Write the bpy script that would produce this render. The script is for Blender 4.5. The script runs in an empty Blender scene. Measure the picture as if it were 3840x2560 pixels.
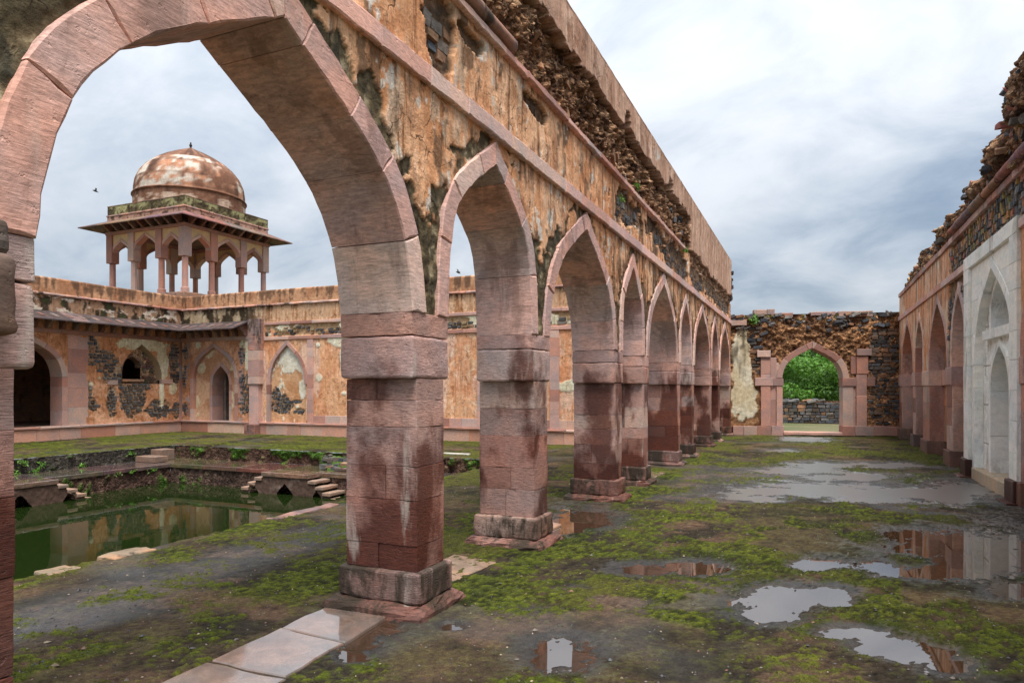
import bpy, bmesh, math, random
import numpy as np
from mathutils import Vector, Matrix, noise as mnoise

# ------------------------------------------------------------------ camera, world, sun, exposure
SC = bpy.context.scene
COL = SC.collection
TH = math.radians(23.7); S_, C_ = math.sin(TH), math.cos(TH)
EYE = 1.6; FPX = 2560.0; CXP = 1920.0; HOR = 1455.0     # focal length, centre and horizon in photo pixels
cam = bpy.data.cameras.new('camera'); co = bpy.data.objects.new('camera', cam); COL.objects.link(co)
co.location = (0, 0, EYE); co.rotation_euler = (math.radians(90), 0, TH)
cam.sensor_width = 36; cam.lens = 24; cam.shift_y = (HOR - 1280) / 3840
cam.clip_start = 0.05; cam.clip_end = 5000
SC.camera = co
SC.view_settings.view_transform = 'Standard'; SC.view_settings.look = 'None'
SC.view_settings.gamma = 1; SC.view_settings.use_curve_mapping = False
SC.view_settings.exposure = 1.75

TO_SUN = Vector((0.24, -0.28, 0.92)).normalized()
sun = bpy.data.lights.new('sun', 'SUN'); so = bpy.data.objects.new('sun', sun); COL.objects.link(so)
sun.energy = 1.5; sun.angle = math.radians(28); sun.color = (1, 0.96, 0.90)
so.rotation_euler = TO_SUN.to_track_quat('Z', 'Y').to_euler(); so.location = (6, -8, 14)

W = bpy.data.worlds.new('World'); SC.world = W; W.use_nodes = True
def build_world():
    nt = W.node_tree; nt.nodes.clear(); N = nt.nodes.new; L = nt.links.new
    def math_(op, a, b=None, cl=False):
        m = N('ShaderNodeMath'); m.operation = op; m.use_clamp = cl
        for i, v in enumerate((a, b)):
            if v is None: continue
            if isinstance(v, (int, float)): m.inputs[i].default_value = v
            else: L(v, m.inputs[i])
        return m.outputs[0]
    out = N('ShaderNodeOutputWorld'); bg = N('ShaderNodeBackground'); bg.inputs[1].default_value = 0.1
    sky = N('ShaderNodeTexSky'); sky.sky_type = 'NISHITA'; sky.sun_disc = False
    sky.sun_elevation = math.asin(TO_SUN.z); sky.sun_rotation = math.atan2(TO_SUN.x, TO_SUN.y)
    tc = N('ShaderNodeTexCoord'); sp = N('ShaderNodeSeparateXYZ'); L(tc.outputs['Generated'], sp.inputs[0])
    z = math_('MAXIMUM', sp.outputs[2], 0.0); zz = math_('ADD', z, 0.42)
    cb = N('ShaderNodeCombineXYZ')
    L(math_('DIVIDE', sp.outputs[0], zz), cb.inputs[0]); L(math_('DIVIDE', sp.outputs[1], zz), cb.inputs[1])
    mp = N('ShaderNodeMapping'); mp.inputs['Location'].default_value = (SKY_OFF[0], SKY_OFF[1], 0.0)
    mp.inputs['Rotation'].default_value = (0, 0, math.radians(20)); mp.inputs['Scale'].default_value = (1.15, 1.5, 1)
    L(cb.outputs[0], mp.inputs[0])
    n1 = N('ShaderNodeTexNoise'); n1.inputs['Scale'].default_value = 0.8; n1.inputs['Detail'].default_value = 7
    n1.inputs['Roughness'].default_value = 0.48; n1.inputs['Distortion'].default_value = 0.15
    n2 = N('ShaderNodeTexNoise'); n2.inputs['Scale'].default_value = 2.7; n2.inputs['Detail'].default_value = 8
    n2.inputs['Roughness'].default_value = 0.6; n2.inputs['Distortion'].default_value = 0.4
    L(mp.outputs[0], n1.inputs[0]); L(mp.outputs[0], n2.inputs[0])
    f = math_('ADD', math_('MULTIPLY', n1.outputs[0], 0.85), math_('MULTIPLY', n2.outputs[0], 0.46))
    f = math_('ADD', f, math_('MULTIPLY', z, 0.16))
    cr = N('ShaderNodeValToRGB'); L(f, cr.inputs[0])
    e = cr.color_ramp.elements
    e[0].position = 0.50; e[0].color = (0.19, 0.265, 0.37, 1)
    e[1].position = 0.95; e[1].color = (0.82, 0.83, 0.85, 1)
    for p, c in ((0.59, (0.32, 0.39, 0.485)), (0.68, (0.51, 0.565, 0.635)), (0.79, (0.70, 0.73, 0.775))):
        k = e.new(p); k.color = (*c, 1)
    mul = N('ShaderNodeMix'); mul.data_type = 'RGBA'; mul.blend_type = 'MULTIPLY'; mul.inputs[0].default_value = 1
    L(cr.outputs[0], mul.inputs[6]); mul.inputs[7].default_value = (SKY_GAIN, SKY_GAIN, SKY_GAIN, 1)
    cie = N('ShaderNodeVectorMath'); cie.operation = 'SCALE'; L(mul.outputs[2], cie.inputs[0])     # overcast sky: brightest overhead
    L(math_('DIVIDE', math_('ADD', math_('MULTIPLY', z, 2.0), 1.0), 1.42), cie.inputs['Scale'])
    mix = N('ShaderNodeMix'); mix.data_type = 'RGBA'; mix.inputs[0].default_value = 0.94
    L(sky.outputs[0], mix.inputs[6]); L(cie.outputs[0], mix.inputs[7])
    L(mix.outputs[2], bg.inputs[0]); L(bg.outputs[0], out.inputs[0])
SKY_OFF = (0.4, 3.1); SKY_GAIN = 3.3
build_world()

# ------------------------------------------------------------------ helpers
random.seed(7); RNG = np.random.default_rng(11)
def rnd(a, b): return random.uniform(a, b)
def ray(x, y):
    u = (x - CXP) / FPX; v = (HOR - y) / FPX
    return (-S_ + u * C_, C_ + u * S_, v)
def pix_ground(x, y, z=0.0):
    d = ray(x, y); t = (z - EYE) / d[2]; return (t * d[0], t * d[1])
def proj(X, Y, Z):
    t = -X * S_ + Y * C_; t = np.maximum(t, 0.2)
    return CXP + FPX * (X * C_ + Y * S_) / t, HOR - FPX * (Z - EYE) / t

def _hash(ix, iy, seed):
    h = (ix.astype(np.int64) * 374761393 + iy.astype(np.int64) * 668265263 + seed * 974711) & 0xffffffff
    h = ((h ^ (h >> 13)) * 1274126177) & 0xffffffff
    h = (h ^ (h >> 16)) & 0xffffff
    return h / float(0xffffff)
def vn(x, y, seed=0):
    ix = np.floor(x); iy = np.floor(y); fx = x - ix; fy = y - iy
    fx = fx * fx * (3 - 2 * fx); fy = fy * fy * (3 - 2 * fy)
    a = _hash(ix, iy, seed); b = _hash(ix + 1, iy, seed); c = _hash(ix, iy + 1, seed); d = _hash(ix + 1, iy + 1, seed)
    return (a + (b - a) * fx) * (1 - fy) + (c + (d - c) * fx) * fy
def fbm(x, y, o=4, seed=0, g=0.55):
    r = np.zeros(np.broadcast(x, y).shape); amp = 1.0; tot = 0.0; f = 1.0
    for i in range(o):
        r += amp * (vn(x * f + 17.3 * i, y * f - 9.1 * i, seed + i) * 2 - 1); tot += amp; amp *= g; f *= 2.07
    return r / tot * 1.6
def ss(a, b, x):
    t = np.clip((x - a) / (b - a), 0, 1); return t * t * (3 - 2 * t)
def mixc(a, b, t):
    a = np.asarray(a, float); b = np.asarray(b, float)
    if a.ndim == 1: a = a[None, None, :]
    if b.ndim == 1: b = b[None, None, :]
    return a * (1 - t[..., None]) + b * t[..., None]

class Frame:
    def __init__(s, O, U, N):
        s.O = np.array(O, float); s.U = np.array(U, float); s.N = np.array(N, float); s.Z = np.array((0, 0, 1.0))
    def w(s, a, b, d=0.0):
        return tuple(s.O + s.U * a + s.Z * b + s.N * d)
    def pix(s, x, y, d=0.0):      # where the sight line of a photo pixel meets this wall
        r = np.array(ray(x, y)); O = s.O + s.N * d
        t = np.dot(O - np.array((0, 0, EYE)), s.N) / np.dot(r, s.N); p = np.array((0, 0, EYE)) + r * t
        return float(np.dot(p - s.O, s.U)), float(p[2])
    def box(s, x0, x1, y0, y1, d=0.0):
        a0, _ = s.pix(x0, (y0 + y1) / 2, d); a1, _ = s.pix(x1, (y0 + y1) / 2, d); _, b1 = s.pix((x0 + x1) / 2, y0, d); _, b0 = s.pix((x0 + x1) / 2, y1, d)
        return min(a0, a1), max(a0, a1), b0, b1
    def ell(s, x0, x1, y0, y1):
        a0, a1, b0, b1 = s.box(x0, x1, y0, y1); return ((a0 + a1) / 2, (b0 + b1) / 2, (a1 - a0) / 2, (b1 - b0) / 2)
    def grid(s, A, B, D):
        return s.O + A[..., None] * s.U + B[..., None] * s.Z + D[..., None] * s.N

def link(name, me, mat, parent=None, color=None):
    o = bpy.data.objects.new(name, me); COL.objects.link(o)
    if mat is not None and len(me.materials) == 0: me.materials.append(mat)
    if parent is not None: setpar(o, parent)
    if color is not None: o.color = (*color, 1)
    return o
def tag(o, label=None, cat=None, group=None, kind=None):
    if label: o['label'] = label
    if cat: o['category'] = cat
    if group: o['group'] = group
    if kind: o['kind'] = kind
    return o
def thing(name, label, cat, loc=(0, 0, 0), group=None):
    o = bpy.data.objects.new(name, None); COL.objects.link(o); o.empty_display_size = 0.2
    o.location = loc
    return tag(o, label, cat, group)
def setpar(o, parent):        # meshes are in world space: undo the offset of the thing's Empty
    o.parent = parent
    if parent.type == 'EMPTY': o.matrix_parent_inverse = Matrix.Translation(-parent.location)

def grid_mesh(name, P, mask=None, cols=None, smooth=True):
    nv, nu = P.shape[:2]
    idx = np.arange(nv * nu).reshape(nv, nu)
    q = np.stack([idx[:-1, :-1], idx[:-1, 1:], idx[1:, 1:], idx[1:, :-1]], -1).reshape(-1, 4)
    if mask is not None: q = q[mask.reshape(-1)]
    used = np.unique(q); remap = np.full(nv * nu, -1); remap[used] = np.arange(len(used)); q = remap[q]
    V = P.reshape(-1, 3)[used]
    me = bpy.data.meshes.new(name)
    me.vertices.add(len(V)); me.vertices.foreach_set('co', V.astype(np.float32).ravel())
    me.loops.add(q.size); me.loops.foreach_set('vertex_index', q.astype(np.int32).ravel())
    me.polygons.add(len(q)); me.polygons.foreach_set('loop_start', np.arange(0, q.size, 4, dtype=np.int32))
    me.polygons.foreach_set('use_smooth', np.full(len(q), smooth))
    me.update(calc_edges=True)
    if cols is not None:
        for nm, arr in cols.items():
            a = me.color_attributes.new(nm, 'FLOAT_COLOR', 'POINT')
            c = arr.reshape(nv * nu, -1)[used]
            if c.shape[1] == 3: c = np.concatenate([c, np.ones((len(c), 1))], 1)
            a.data.foreach_set('color', c.astype(np.float32).ravel())
    return me
def poly_mesh(name, verts, faces, smooth=False):
    me = bpy.data.meshes.new(name); me.from_pydata([tuple(v) for v in verts], [], faces); me.update()
    if smooth: me.polygons.foreach_set('use_smooth', np.ones(len(me.polygons), bool))
    return me

# ---- materials
def new_mat(name):
    m = bpy.data.materials.new(name); m.use_nodes = True; nt = m.node_tree
    b = nt.nodes['Principled BSDF']
    return m, nt, b
class NT:
    def __init__(s, nt): s.nt = nt
    def n(s, t, **kw):
        x = s.nt.nodes.new(t)
        for k, v in kw.items():
            if k.startswith('i_'): x.inputs[k[2:].replace('_', ' ')].default_value = v
            else: setattr(x, k, v)
        return x
    def l(s, a, b): s.nt.links.new(a, b)
    def math(s, op, a, b=None, cl=False):
        m = s.n('ShaderNodeMath', operation=op, use_clamp=cl)
        for i, v in enumerate((a, b)):
            if v is None: continue
            if isinstance(v, (int, float)): m.inputs[i].default_value = v
            else: s.l(v, m.inputs[i])
        return m.outputs[0]
    def noise(s, vec, scale, detail=4, rough=0.55, sc=(1, 1, 1), dist=0.0):
        mp = s.n('ShaderNodeMapping'); mp.inputs['Scale'].default_value = sc; s.l(vec, mp.inputs[0])
        t = s.n('ShaderNodeTexNoise'); t.inputs['Scale'].default_value = scale; t.inputs['Detail'].default_value = detail
        t.inputs['Roughness'].default_value = rough; t.inputs['Distortion'].default_value = dist
        s.l(mp.outputs[0], t.inputs[0]); return t.outputs[0]
    def rng(s, v, a, b, c=0.0, d=1.0, smooth=False):
        m = s.n('ShaderNodeMapRange'); m.interpolation_type = 'SMOOTHSTEP' if smooth else 'LINEAR'
        s.l(v, m.inputs[0])
        for i, q in enumerate((a, b, c, d)): m.inputs[i + 1].default_value = q
        return m.outputs[0]
    def mix(s, f, a, b, mode='MIX'):
        m = s.n('ShaderNodeMix', data_type='RGBA', blend_type=mode)
        if isinstance(f, (int, float)): m.inputs[0].default_value = f
        else: s.l(f, m.inputs[0])
        for i, v in ((6, a), (7, b)):
            if isinstance(v, tuple): m.inputs[i].default_value = (*v, 1) if len(v) == 3 else v
            else: s.l(v, m.inputs[i])
        return m.outputs[2]
    def gray(s, v):
        c = s.n('ShaderNodeCombineColor')
        for i in range(3): s.l(v, c.inputs[i])
        return c.outputs[0]
    def bump(s, h, strength, dist, b, prev=None):
        m = s.n('ShaderNodeBump'); m.inputs['Strength'].default_value = strength; m.inputs['Distance'].default_value = dist
        s.l(h, m.inputs['Height'])
        if prev is not None: s.l(prev, m.inputs['Normal'])
        if b is not None: s.l(m.outputs[0], b.inputs['Normal'])
        return m.outputs[0]

def stone_mat(name, mlo=0.54, grain=(3, 3, 30), gscale=6.0, gamt=0.35, stain=0.0, stain_col=(0.36, 0.29, 0.27), bumpd=0.006, rough=0.82, blotch=0.25, lime=0.0, mould=0.0, spec=0.22, coat=0.0, mcol=(0.035, 0.028, 0.018)):
    m, nt, b = new_mat(name); t = NT(nt)
    pos = t.n('ShaderNodeNewGeometry').outputs['Position']
    oi = t.n('ShaderNodeObjectInfo'); base = oi.outputs['Color']
    ofs = t.n('ShaderNodeVectorMath', operation='SCALE'); ofs.inputs[0].default_value = (37, 19, 53); t.l(oi.outputs['Random'], ofs.inputs['Scale'])
    ad = t.n('ShaderNodeVectorMath', operation='ADD'); t.l(pos, ad.inputs[0]); t.l(ofs.outputs[0], ad.inputs[1])
    p = ad.outputs[0]
    g = t.noise(p, gscale, 6, 0.62, grain, 0.6)
    fine = t.noise(p, 60, 4, 0.65)
    big = t.noise(p, 2.4, 4, 0.55)
    c = t.mix(1.0, base, t.gray(t.rng(g, 0.3, 0.7, 1 - gamt, 1 + gamt)), 'MULTIPLY')
    c = t.mix(1.0, c, t.gray(t.rng(fine, 0.25, 0.75, 0.86, 1.12)), 'MULTIPLY')
    hue = t.mix(t.rng(big, 0.35, 0.65, 0, 1, True), (1 + blotch * 0.4, 1.0 - blotch * 0.05, 1 - blotch * 0.25), (1 - blotch * 0.6, 1 - blotch * 0.45, 1 - blotch * 0.25))
    c = t.mix(1.0, c, hue, 'MULTIPLY')
    rg = rough
    if stain > 0:      # damp creeping up and running down the stone, patchy with sharp tide lines
        z = t.n('ShaderNodeSeparateXYZ'); t.l(pos, z.inputs[0])
        s1 = t.noise(pos, 1.6, 7, 0.55, (1.0, 1.0, 0.5), 0.25)
        s2 = t.noise(pos, 7, 3, 0.5)
        hgt = t.rng(z.outputs[2], 0.0, 2.5, 0.10, -0.17)
        k = t.math('ADD', t.math('ADD', s1, t.math('MULTIPLY', t.math('SUBTRACT', s2, 0.5), 0.10)), hgt)
        k = t.rng(k, 0.43, 0.54, 0, stain, True)
        c = t.mix(k, c, t.mix(1.0, c, stain_col, 'MULTIPLY'))
        rgh = t.rng(k, 0, 1, rough, 0.5); t.l(rgh, b.inputs['Roughness'])
    else: b.inputs['Roughness'].default_value = rough
    if lime > 0:
        s3 = t.noise(pos, 2.2, 5, 0.6, (2.2, 2.2, 0.35), 0.3)
        c = t.mix(t.rng(s3, 0.62, 0.72, 0, lime, True), c, (0.55, 0.48, 0.42))
    if mould > 0:
        s4 = t.noise(pos, 1.6, 6, 0.68, (1.6, 1.6, 0.55), 0.5)
        c = t.mix(t.rng(s4, mlo, mlo + .12, 0, mould, True), c, mcol)
    pit = t.noise(p, 26, 3, 0.6)
    h = t.math('ADD', t.math('MULTIPLY', g, 0.6), t.math('MULTIPLY', fine, 0.35))
    h = t.math('ADD', h, t.math('MULTIPLY', t.rng(pit, 0.28, 0.40, 0, 1, True), 0.5))
    b.inputs['Specular IOR Level'].default_value = spec
    if coat: b.inputs['Coat Weight'].default_value = coat; b.inputs['Coat IOR'].default_value = 1.8; b.inputs['Coat Roughness'].default_value = .06
    t.l(c, b.inputs['Base Color']); t.bump(h, 0.8, bumpd, b)
    return m
def wall_mat(name, bumpd=0.008, rough=0.92, rubble=False, flake=False):
    m, nt, b = new_mat(name); t = NT(nt)
    pos = t.n('ShaderNodeNewGeometry').outputs['Position']
    at = t.n('ShaderNodeVertexColor', layer_name='Col').outputs['Color']
    f1 = t.noise(pos, 45, 5, 0.65); f2 = t.noise(pos, 9, 5, 0.6); f3 = t.noise(pos, 14, 4, 0.6, (1, 1, 0.15))
    c = t.mix(1.0, at, t.gray(t.rng(f1, 0.25, 0.75, 0.70, 1.3)), 'MULTIPLY')
    c = t.mix(1.0, c, t.gray(t.rng(f2, 0.25, 0.75, 0.76, 1.24)), 'MULTIPLY')
    c = t.mix(1.0, c, t.gray(t.rng(f3, 0.25, 0.75, 0.88, 1.1)), 'MULTIPLY')
    sp = t.noise(pos, 22, 3, 0.7)
    c = t.mix(t.rng(sp, 0.66, 0.72, 0, 0.55, True), c, (0.09, 0.05, 0.03))
    t.l(c, b.inputs['Base Color']); b.inputs['Roughness'].default_value = rough; b.inputs['Specular IOR Level'].default_value = .15
    h = t.math('ADD', f1, t.math('MULTIPLY', f2, 1.5))
    if flake:       # coats of limewash flaking off, soot streaks and hairline cracks
        k1 = t.noise(pos, 2.6, 7, 0.62, (1, 1, .55), .3); k2 = t.noise(pos, 4.2, 7, 0.66, (1, 1, .7), .4); k3 = t.noise(pos, 6, 5, .6, (1.6, 1.6, .12), .2); k4 = t.noise(pos, 3, 4, .6)
        p1 = t.rng(k1, .545, .56, 0, 1); p2 = t.rng(k2, .59, .60, 0, 1)
        c = t.mix(t.math('MULTIPLY', p1, .75), c, t.mix(1.0, c, (1.22, 1.32, 1.42), 'MULTIPLY')); c = t.mix(t.math('MULTIPLY', p2, .8), c, t.mix(1.0, c, (.66, .56, .48), 'MULTIPLY'))
        c = t.mix(t.rng(k3, .57, .67, 0, .8 if flake is True else .35, True), c, t.mix(1.0, c, (.24, .21, .18), 'MULTIPLY'))
        vo = t.n('ShaderNodeTexVoronoi', feature='DISTANCE_TO_EDGE'); vo.inputs['Scale'].default_value = 2.3; wv = t.n('ShaderNodeVectorMath', operation='ADD'); t.l(pos, wv.inputs[0]); dn = t.n('ShaderNodeTexNoise'); dn.inputs['Scale'].default_value = 5; t.l(pos, dn.inputs[0]); sv = t.n('ShaderNodeVectorMath', operation='SCALE'); t.l(dn.outputs['Color'], sv.inputs[0]); sv.inputs['Scale'].default_value = .35; t.l(sv.outputs[0], wv.inputs[1]); t.l(wv.outputs[0], vo.inputs[0])
        cr = t.math('MULTIPLY', t.rng(vo.outputs[0], .004, .010, 1, 0), t.rng(k4, .5, .56, 0, .8)); c = t.mix(cr, c, (.06, .035, .02))
        t.l(c, b.inputs['Base Color']); h = t.math('ADD', h, t.math('SUBTRACT', t.math('MULTIPLY', p1, .5), t.math('ADD', t.math('MULTIPLY', p2, .5), cr)))
    if rubble:      # lumps of stone and brick bat set in the mortar
        for sc_, amt in ((13, 1.0), (31, .6)):
            wv = t.n('ShaderNodeVectorMath', operation='ADD'); t.l(pos, wv.inputs[0]); ds = t.n('ShaderNodeTexNoise'); ds.inputs['Scale'].default_value = sc_ * .6; t.l(pos, ds.inputs[0])
            sv = t.n('ShaderNodeVectorMath', operation='SCALE'); t.l(ds.outputs['Color'], sv.inputs[0]); sv.inputs['Scale'].default_value = .9 / sc_; t.l(sv.outputs[0], wv.inputs[1])
            vo = t.n('ShaderNodeTexVoronoi'); vo.inputs['Scale'].default_value = sc_; t.l(wv.outputs[0], vo.inputs[0])
            pk = t.n('ShaderNodeSeparateColor'); t.l(vo.outputs['Color'], pk.inputs[0])
            c = t.mix(1.0, c, t.gray(t.rng(pk.outputs[0], 0, 1, .55, 1.5)), 'MULTIPLY')
            h = t.math('ADD', h, t.math('MULTIPLY', t.rng(vo.outputs['Distance'], .0, .6, 1, 0), amt * (.6 + 1.0)))
        t.l(c, b.inputs['Base Color'])
    t.bump(h, 0.9, bumpd, b)
    return m
M_SAND = stone_mat('sandstone', stain=0.0, lime=0.12)
M_PIER = stone_mat('damp_sandstone', gamt=0.48, stain=1.0, lime=0.6, stain_col=(0.31, 0.205, 0.18), bumpd=0.011)
M_FOOT = stone_mat('worn_foot', 0.46, gamt=0.4, stain=0.7, lime=0.55, mould=0.9, stain_col=(0.40, 0.28, 0.25), bumpd=0.02)
M_DRY = stone_mat('hall_sandstone', gamt=0.42, stain=0.35, lime=0.25, mould=0.15)
M_SOFF = stone_mat('arch_sandstone', 0.50, grain=(2, 2, 12), gamt=0.34, lime=0.3, mould=0.42, mcol=(0.12, 0.06, 0.042))
M_MARB = stone_mat('white_marble', grain=(2, 2, 3), gscale=3, gamt=0.12, blotch=0.12, bumpd=0.004, rough=0.7, mould=0.45, mcol=(0.16, 0.145, 0.12))
M_ROCK = stone_mat('basalt_rubble', grain=(1, 1, 2), gscale=9, gamt=0.4, blotch=0.3, bumpd=0.012, rough=0.85)
M_SLAB = stone_mat('wet_slab', grain=(2, 2, 2), gscale=4, gamt=0.3, blotch=0.4, bumpd=0.002, rough=0.2, mould=0.45, spec=.5, coat=.9)
M_WALL = wall_mat('old_plaster')
M_FLAKE2 = wall_mat('limewashed_plaster', 0.008, flake=2)
M_FLAKE = wall_mat('flaking_plaster', 0.009, flake=True)
M_RUBB = wall_mat('rubble_core', 0.024, 0.95, True)
M_PLAIN = stone_mat('weathered_stone', grain=(1, 1, 3), gscale=5, gamt=0.35, blotch=0.5, bumpd=0.008, mould=0.85)

PINKS = [(0.50, 0.36, 0.30), (0.40, 0.295, 0.265), (0.47, 0.292, 0.243), (0.44, 0.262, 0.213), (0.40, 0.225, 0.182), (0.46, 0.308, 0.270), (0.50, 0.345, 0.280), (0.41, 0.270, 0.240), (0.41, 0.215, 0.160), (0.35, 0.180, 0.140)]
def pink(k=1.0, j=0.10):
    c = random.choice(PINKS); f = k * rnd(1 - j, 1 + j); return tuple(v * f for v in c)
def pinkv(k=1.0, j=0.07):
    c = random.choice(PINKS[:4] + PINKS[5:6] + PINKS[7:8]); f = k * rnd(1 - j, 1 + j); return tuple(v * f for v in c)
def white(): 
    f = rnd(0.9, 1.04); return (0.86 * f, 0.865 * f, 0.82 * f * rnd(0.96, 1.02))
BAS = [(0.060, 0.066, 0.074), (0.045, 0.048, 0.052), (0.085, 0.085, 0.086), (0.07, 0.06, 0.05), (0.11, 0.105, 0.095)]
def basalt(k=1.0):
    if random.random() < 0.12: return tuple(v * k for v in (0.22, 0.13, 0.08))
    c = random.choice(BAS); f = k * rnd(0.8, 1.3); return tuple(v * f for v in c)

# ---- shapes
def worn_box(name, x0, x1, y0, y1, z0, z1, mat, parent, color, r=0.014, cell=0.07, amp=0.006, taper=None):
    """ashlar block with rounded, worn arrises; world-space vertices"""
    c = np.array(((x0 + x1) / 2, (y0 + y1) / 2, (z0 + z1) / 2)); h = np.array(((x1 - x0) / 2, (y1 - y0) / 2, (z1 - z0) / 2))
    r = min(r, 0.45 * h.min())
    n = [max(2, min(12, int(round(2 * v / cell)))) for v in h]
    def ax(i):
        k = np.linspace(-h[i] + r, h[i] - r, n[i] + 1)
        return np.concatenate([[-h[i], -h[i] + r * 0.3], k, [h[i] - r * 0.3, h[i]]])
    A = [ax(i) for i in range(3)]; vs = {}; verts = []; faces = []
    sd = rnd(0, 90)
    def vert(p):
        key = (round(p[0], 5), round(p[1], 5), round(p[2], 5))
        if key in vs: return vs[key]
        p = np.array(p); q = np.clip(p, -h + r, h - r); d = p - q; l = np.linalg.norm(d)
        if l > 1e-9: p = q + d / l * r; nn = d / l
        else: nn = d
        if amp > 0:
            wv = Vector(p + c); k = mnoise.noise(wv * 7 + Vector((sd, 0, 0))) * amp + mnoise.noise(wv * 19 + Vector((0, sd, 0))) * amp * 0.5
            edge = (np.abs(np.abs(p) - h) < r * 1.2).sum()
            if edge >= 2: k -= max(0, mnoise.noise(wv * 9 + Vector((0, 0, sd))) - .1) * amp * 3.5
            p = p + nn * k
        vs[key] = len(verts); verts.append(p + c); return vs[key]
    for i in range(3):
        j, k = (i + 1) % 3, (i + 2) % 3
        for sgn in (-1, 1):
            for a in range(len(A[j]) - 1):
                for b in range(len(A[k]) - 1):
                    f = []
                    for (da, db) in ((0, 0), (1, 0), (1, 1), (0, 1)):
                        p = [0, 0, 0]; p[i] = sgn * h[i]; p[j] = A[j][a + da]; p[k] = A[k][b + db]; f.append(vert(p))
                    faces.append(f if sgn > 0 else f[::-1])
    return link(name, poly_mesh(name, verts, faces, r > .03), mat, parent, color)
def box_mesh(name, x0, x1, y0, y1, z0, z1):
    v = [(x, y, z) for z in (z0, z1) for y in (y0, y1) for x in (x0, x1)]
    return poly_mesh(name, v, [(0, 2, 3, 1), (4, 5, 7, 6), (0, 1, 5, 4), (2, 6, 7, 3), (0, 4, 6, 2), (1, 3, 7, 5)])
def densify(poly, step):
    out = []
    for i in range(len(poly)):
        a = np.array(poly[i]); b = np.array(poly[(i + 1) % len(poly)]); l = np.linalg.norm(b - a); n = max(1, int(l / step))
        for k in range(n): out.append(a + (b - a) * k / n)
    return np.array(out)
def prism(name, poly, fr, d0, d1, mat, parent, color, bev=0.008, gap=0.003, jit=0.003, step=0.08):
    """a stone: closed polygon in the wall's plane, given depth and a chamfered face"""
    P = densify(poly, step)
    e = np.roll(P, -1, 0) - P; e /= np.maximum(np.linalg.norm(e, axis=1, keepdims=True), 1e-9)
    nr = np.stack([e[:, 1], -e[:, 0]], 1); vnrm = nr + np.roll(nr, 1, 0); vnrm /= np.maximum(np.linalg.norm(vnrm, axis=1, keepdims=True), 1e-9)
    area = np.sum(P[:, 0] * np.roll(P[:, 1], -1) - np.roll(P[:, 0], -1) * P[:, 1])
    if area < 0: vnrm = -vnrm
    P = P - vnrm * gap + RNG.uniform(-jit, jit, P.shape)
    n = len(P); ins = P - vnrm * (bev * RNG.uniform(0.6, 1.6, (n, 1)))
    V = [fr.w(a, b, d0) for a, b in P] + [fr.w(a, b, d1 - bev) for a, b in P] + [fr.w(a, b, d1 + rnd(-0.3, 0.3) * jit) for a, b in ins]
    F = [tuple(range(n))[::-1], tuple(range(2 * n, 3 * n))]
    for i in range(n):
        j = (i + 1) % n
        F.append((i, j, n + j, n + i)); F.append((n + i, n + j, 2 * n + j, 2 * n + i))
    return link(name, poly_mesh(name, V, F), mat, parent, color)
def rect(a0, a1, b0, b1): return [(a0, b0), (a1, b0), (a1, b1), (a0, b1)]
def band(name, parent, fr, a0, a1, b0, b1, d0, d1, lmin, lmax, mat, colf, **kw):
    a = a0
    while a < a1 - 1e-6:
        e = a + rnd(lmin, lmax)
        if a1 - e < lmin * 0.6: e = a1
        prism(name, rect(a, e, b0, b1), fr, d0, d1 + rnd(-0.006, 0.006), mat, parent, colf(), **kw)
        a = e

PROF_W = [(0, 0), (.018, .14), (.055, .28), (.11, .40), (.19, .515), (.29, .61), (.41, .695), (.55, .775), (.70, .85), (.85, .925), (1, 1)]
PROF_N = [(0, 0), (.012, .2), (.035, .37), (.08, .52), (.15, .62), (.27, .70), (.45, .785), (.66, .87), (.86, .945), (1, 1)]
def arch_curve(y0, y1, zs, za, w, prof, n=26):
    """left half of a pointed arch: intrados and extrados points"""
    m = (y0 + y1) / 2; h = m - y0
    s = np.linspace(0, 1, n) ; pr = np.array(prof)
    # parametrise by length
    L = np.concatenate([[0], np.cumsum(np.hypot(np.diff(pr[:, 0]) * h, np.diff(pr[:, 1]) * (za - zs)))]); L /= L[-1]
    I = np.stack([y0 + h * np.interp(s, L, pr[:, 0]), zs + (za - zs) * np.interp(s, L, pr[:, 1])], 1)
    k = np.array([0.25, 0.5, 0.25])
    for _ in range(2):
        J = I.copy(); J[1:-1] = I[:-2] * .25 + I[1:-1] * .5 + I[2:] * .25; I = J
    T = np.gradient(I, axis=0); T /= np.linalg.norm(T, axis=1, keepdims=True); T[0] = (0, 1)
    Nn = np.stack([-T[:, 1], T[:, 0]], 1)
    E = I + Nn * w
    tt = (m - E[-1][0]) / T[-1][0]; E[-1] = E[-1] + T[-1] * tt
    E[:, 0] = np.minimum(E[:, 0], m)
    return I, E, m
def arch_ring(name, parent, fr, y0, y1, zs, za, w, d0, d1, prof, cuts, mat, colf, **kw):
    I, E, m = arch_curve(y0, y1, zs, za, w, prof); n = len(I)
    for side in (0, 1):
        c = [0] + [min(n - 2, max(1, int(round((v + rnd(-.03, .03)) * (n - 1))))) for v in cuts] + [n - 1]
        for a, b in zip(c[:-1], c[1:]):
            if b <= a: continue
            poly = list(I[a:b + 1]) + list(E[a:b + 1][::-1])
            if side: poly = [(2 * m - p[0], p[1]) for p in poly][::-1]
            prism(name, poly, fr, d0, d1 + rnd(-0.005, 0.006), mat, parent, colf(), **kw)
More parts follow.
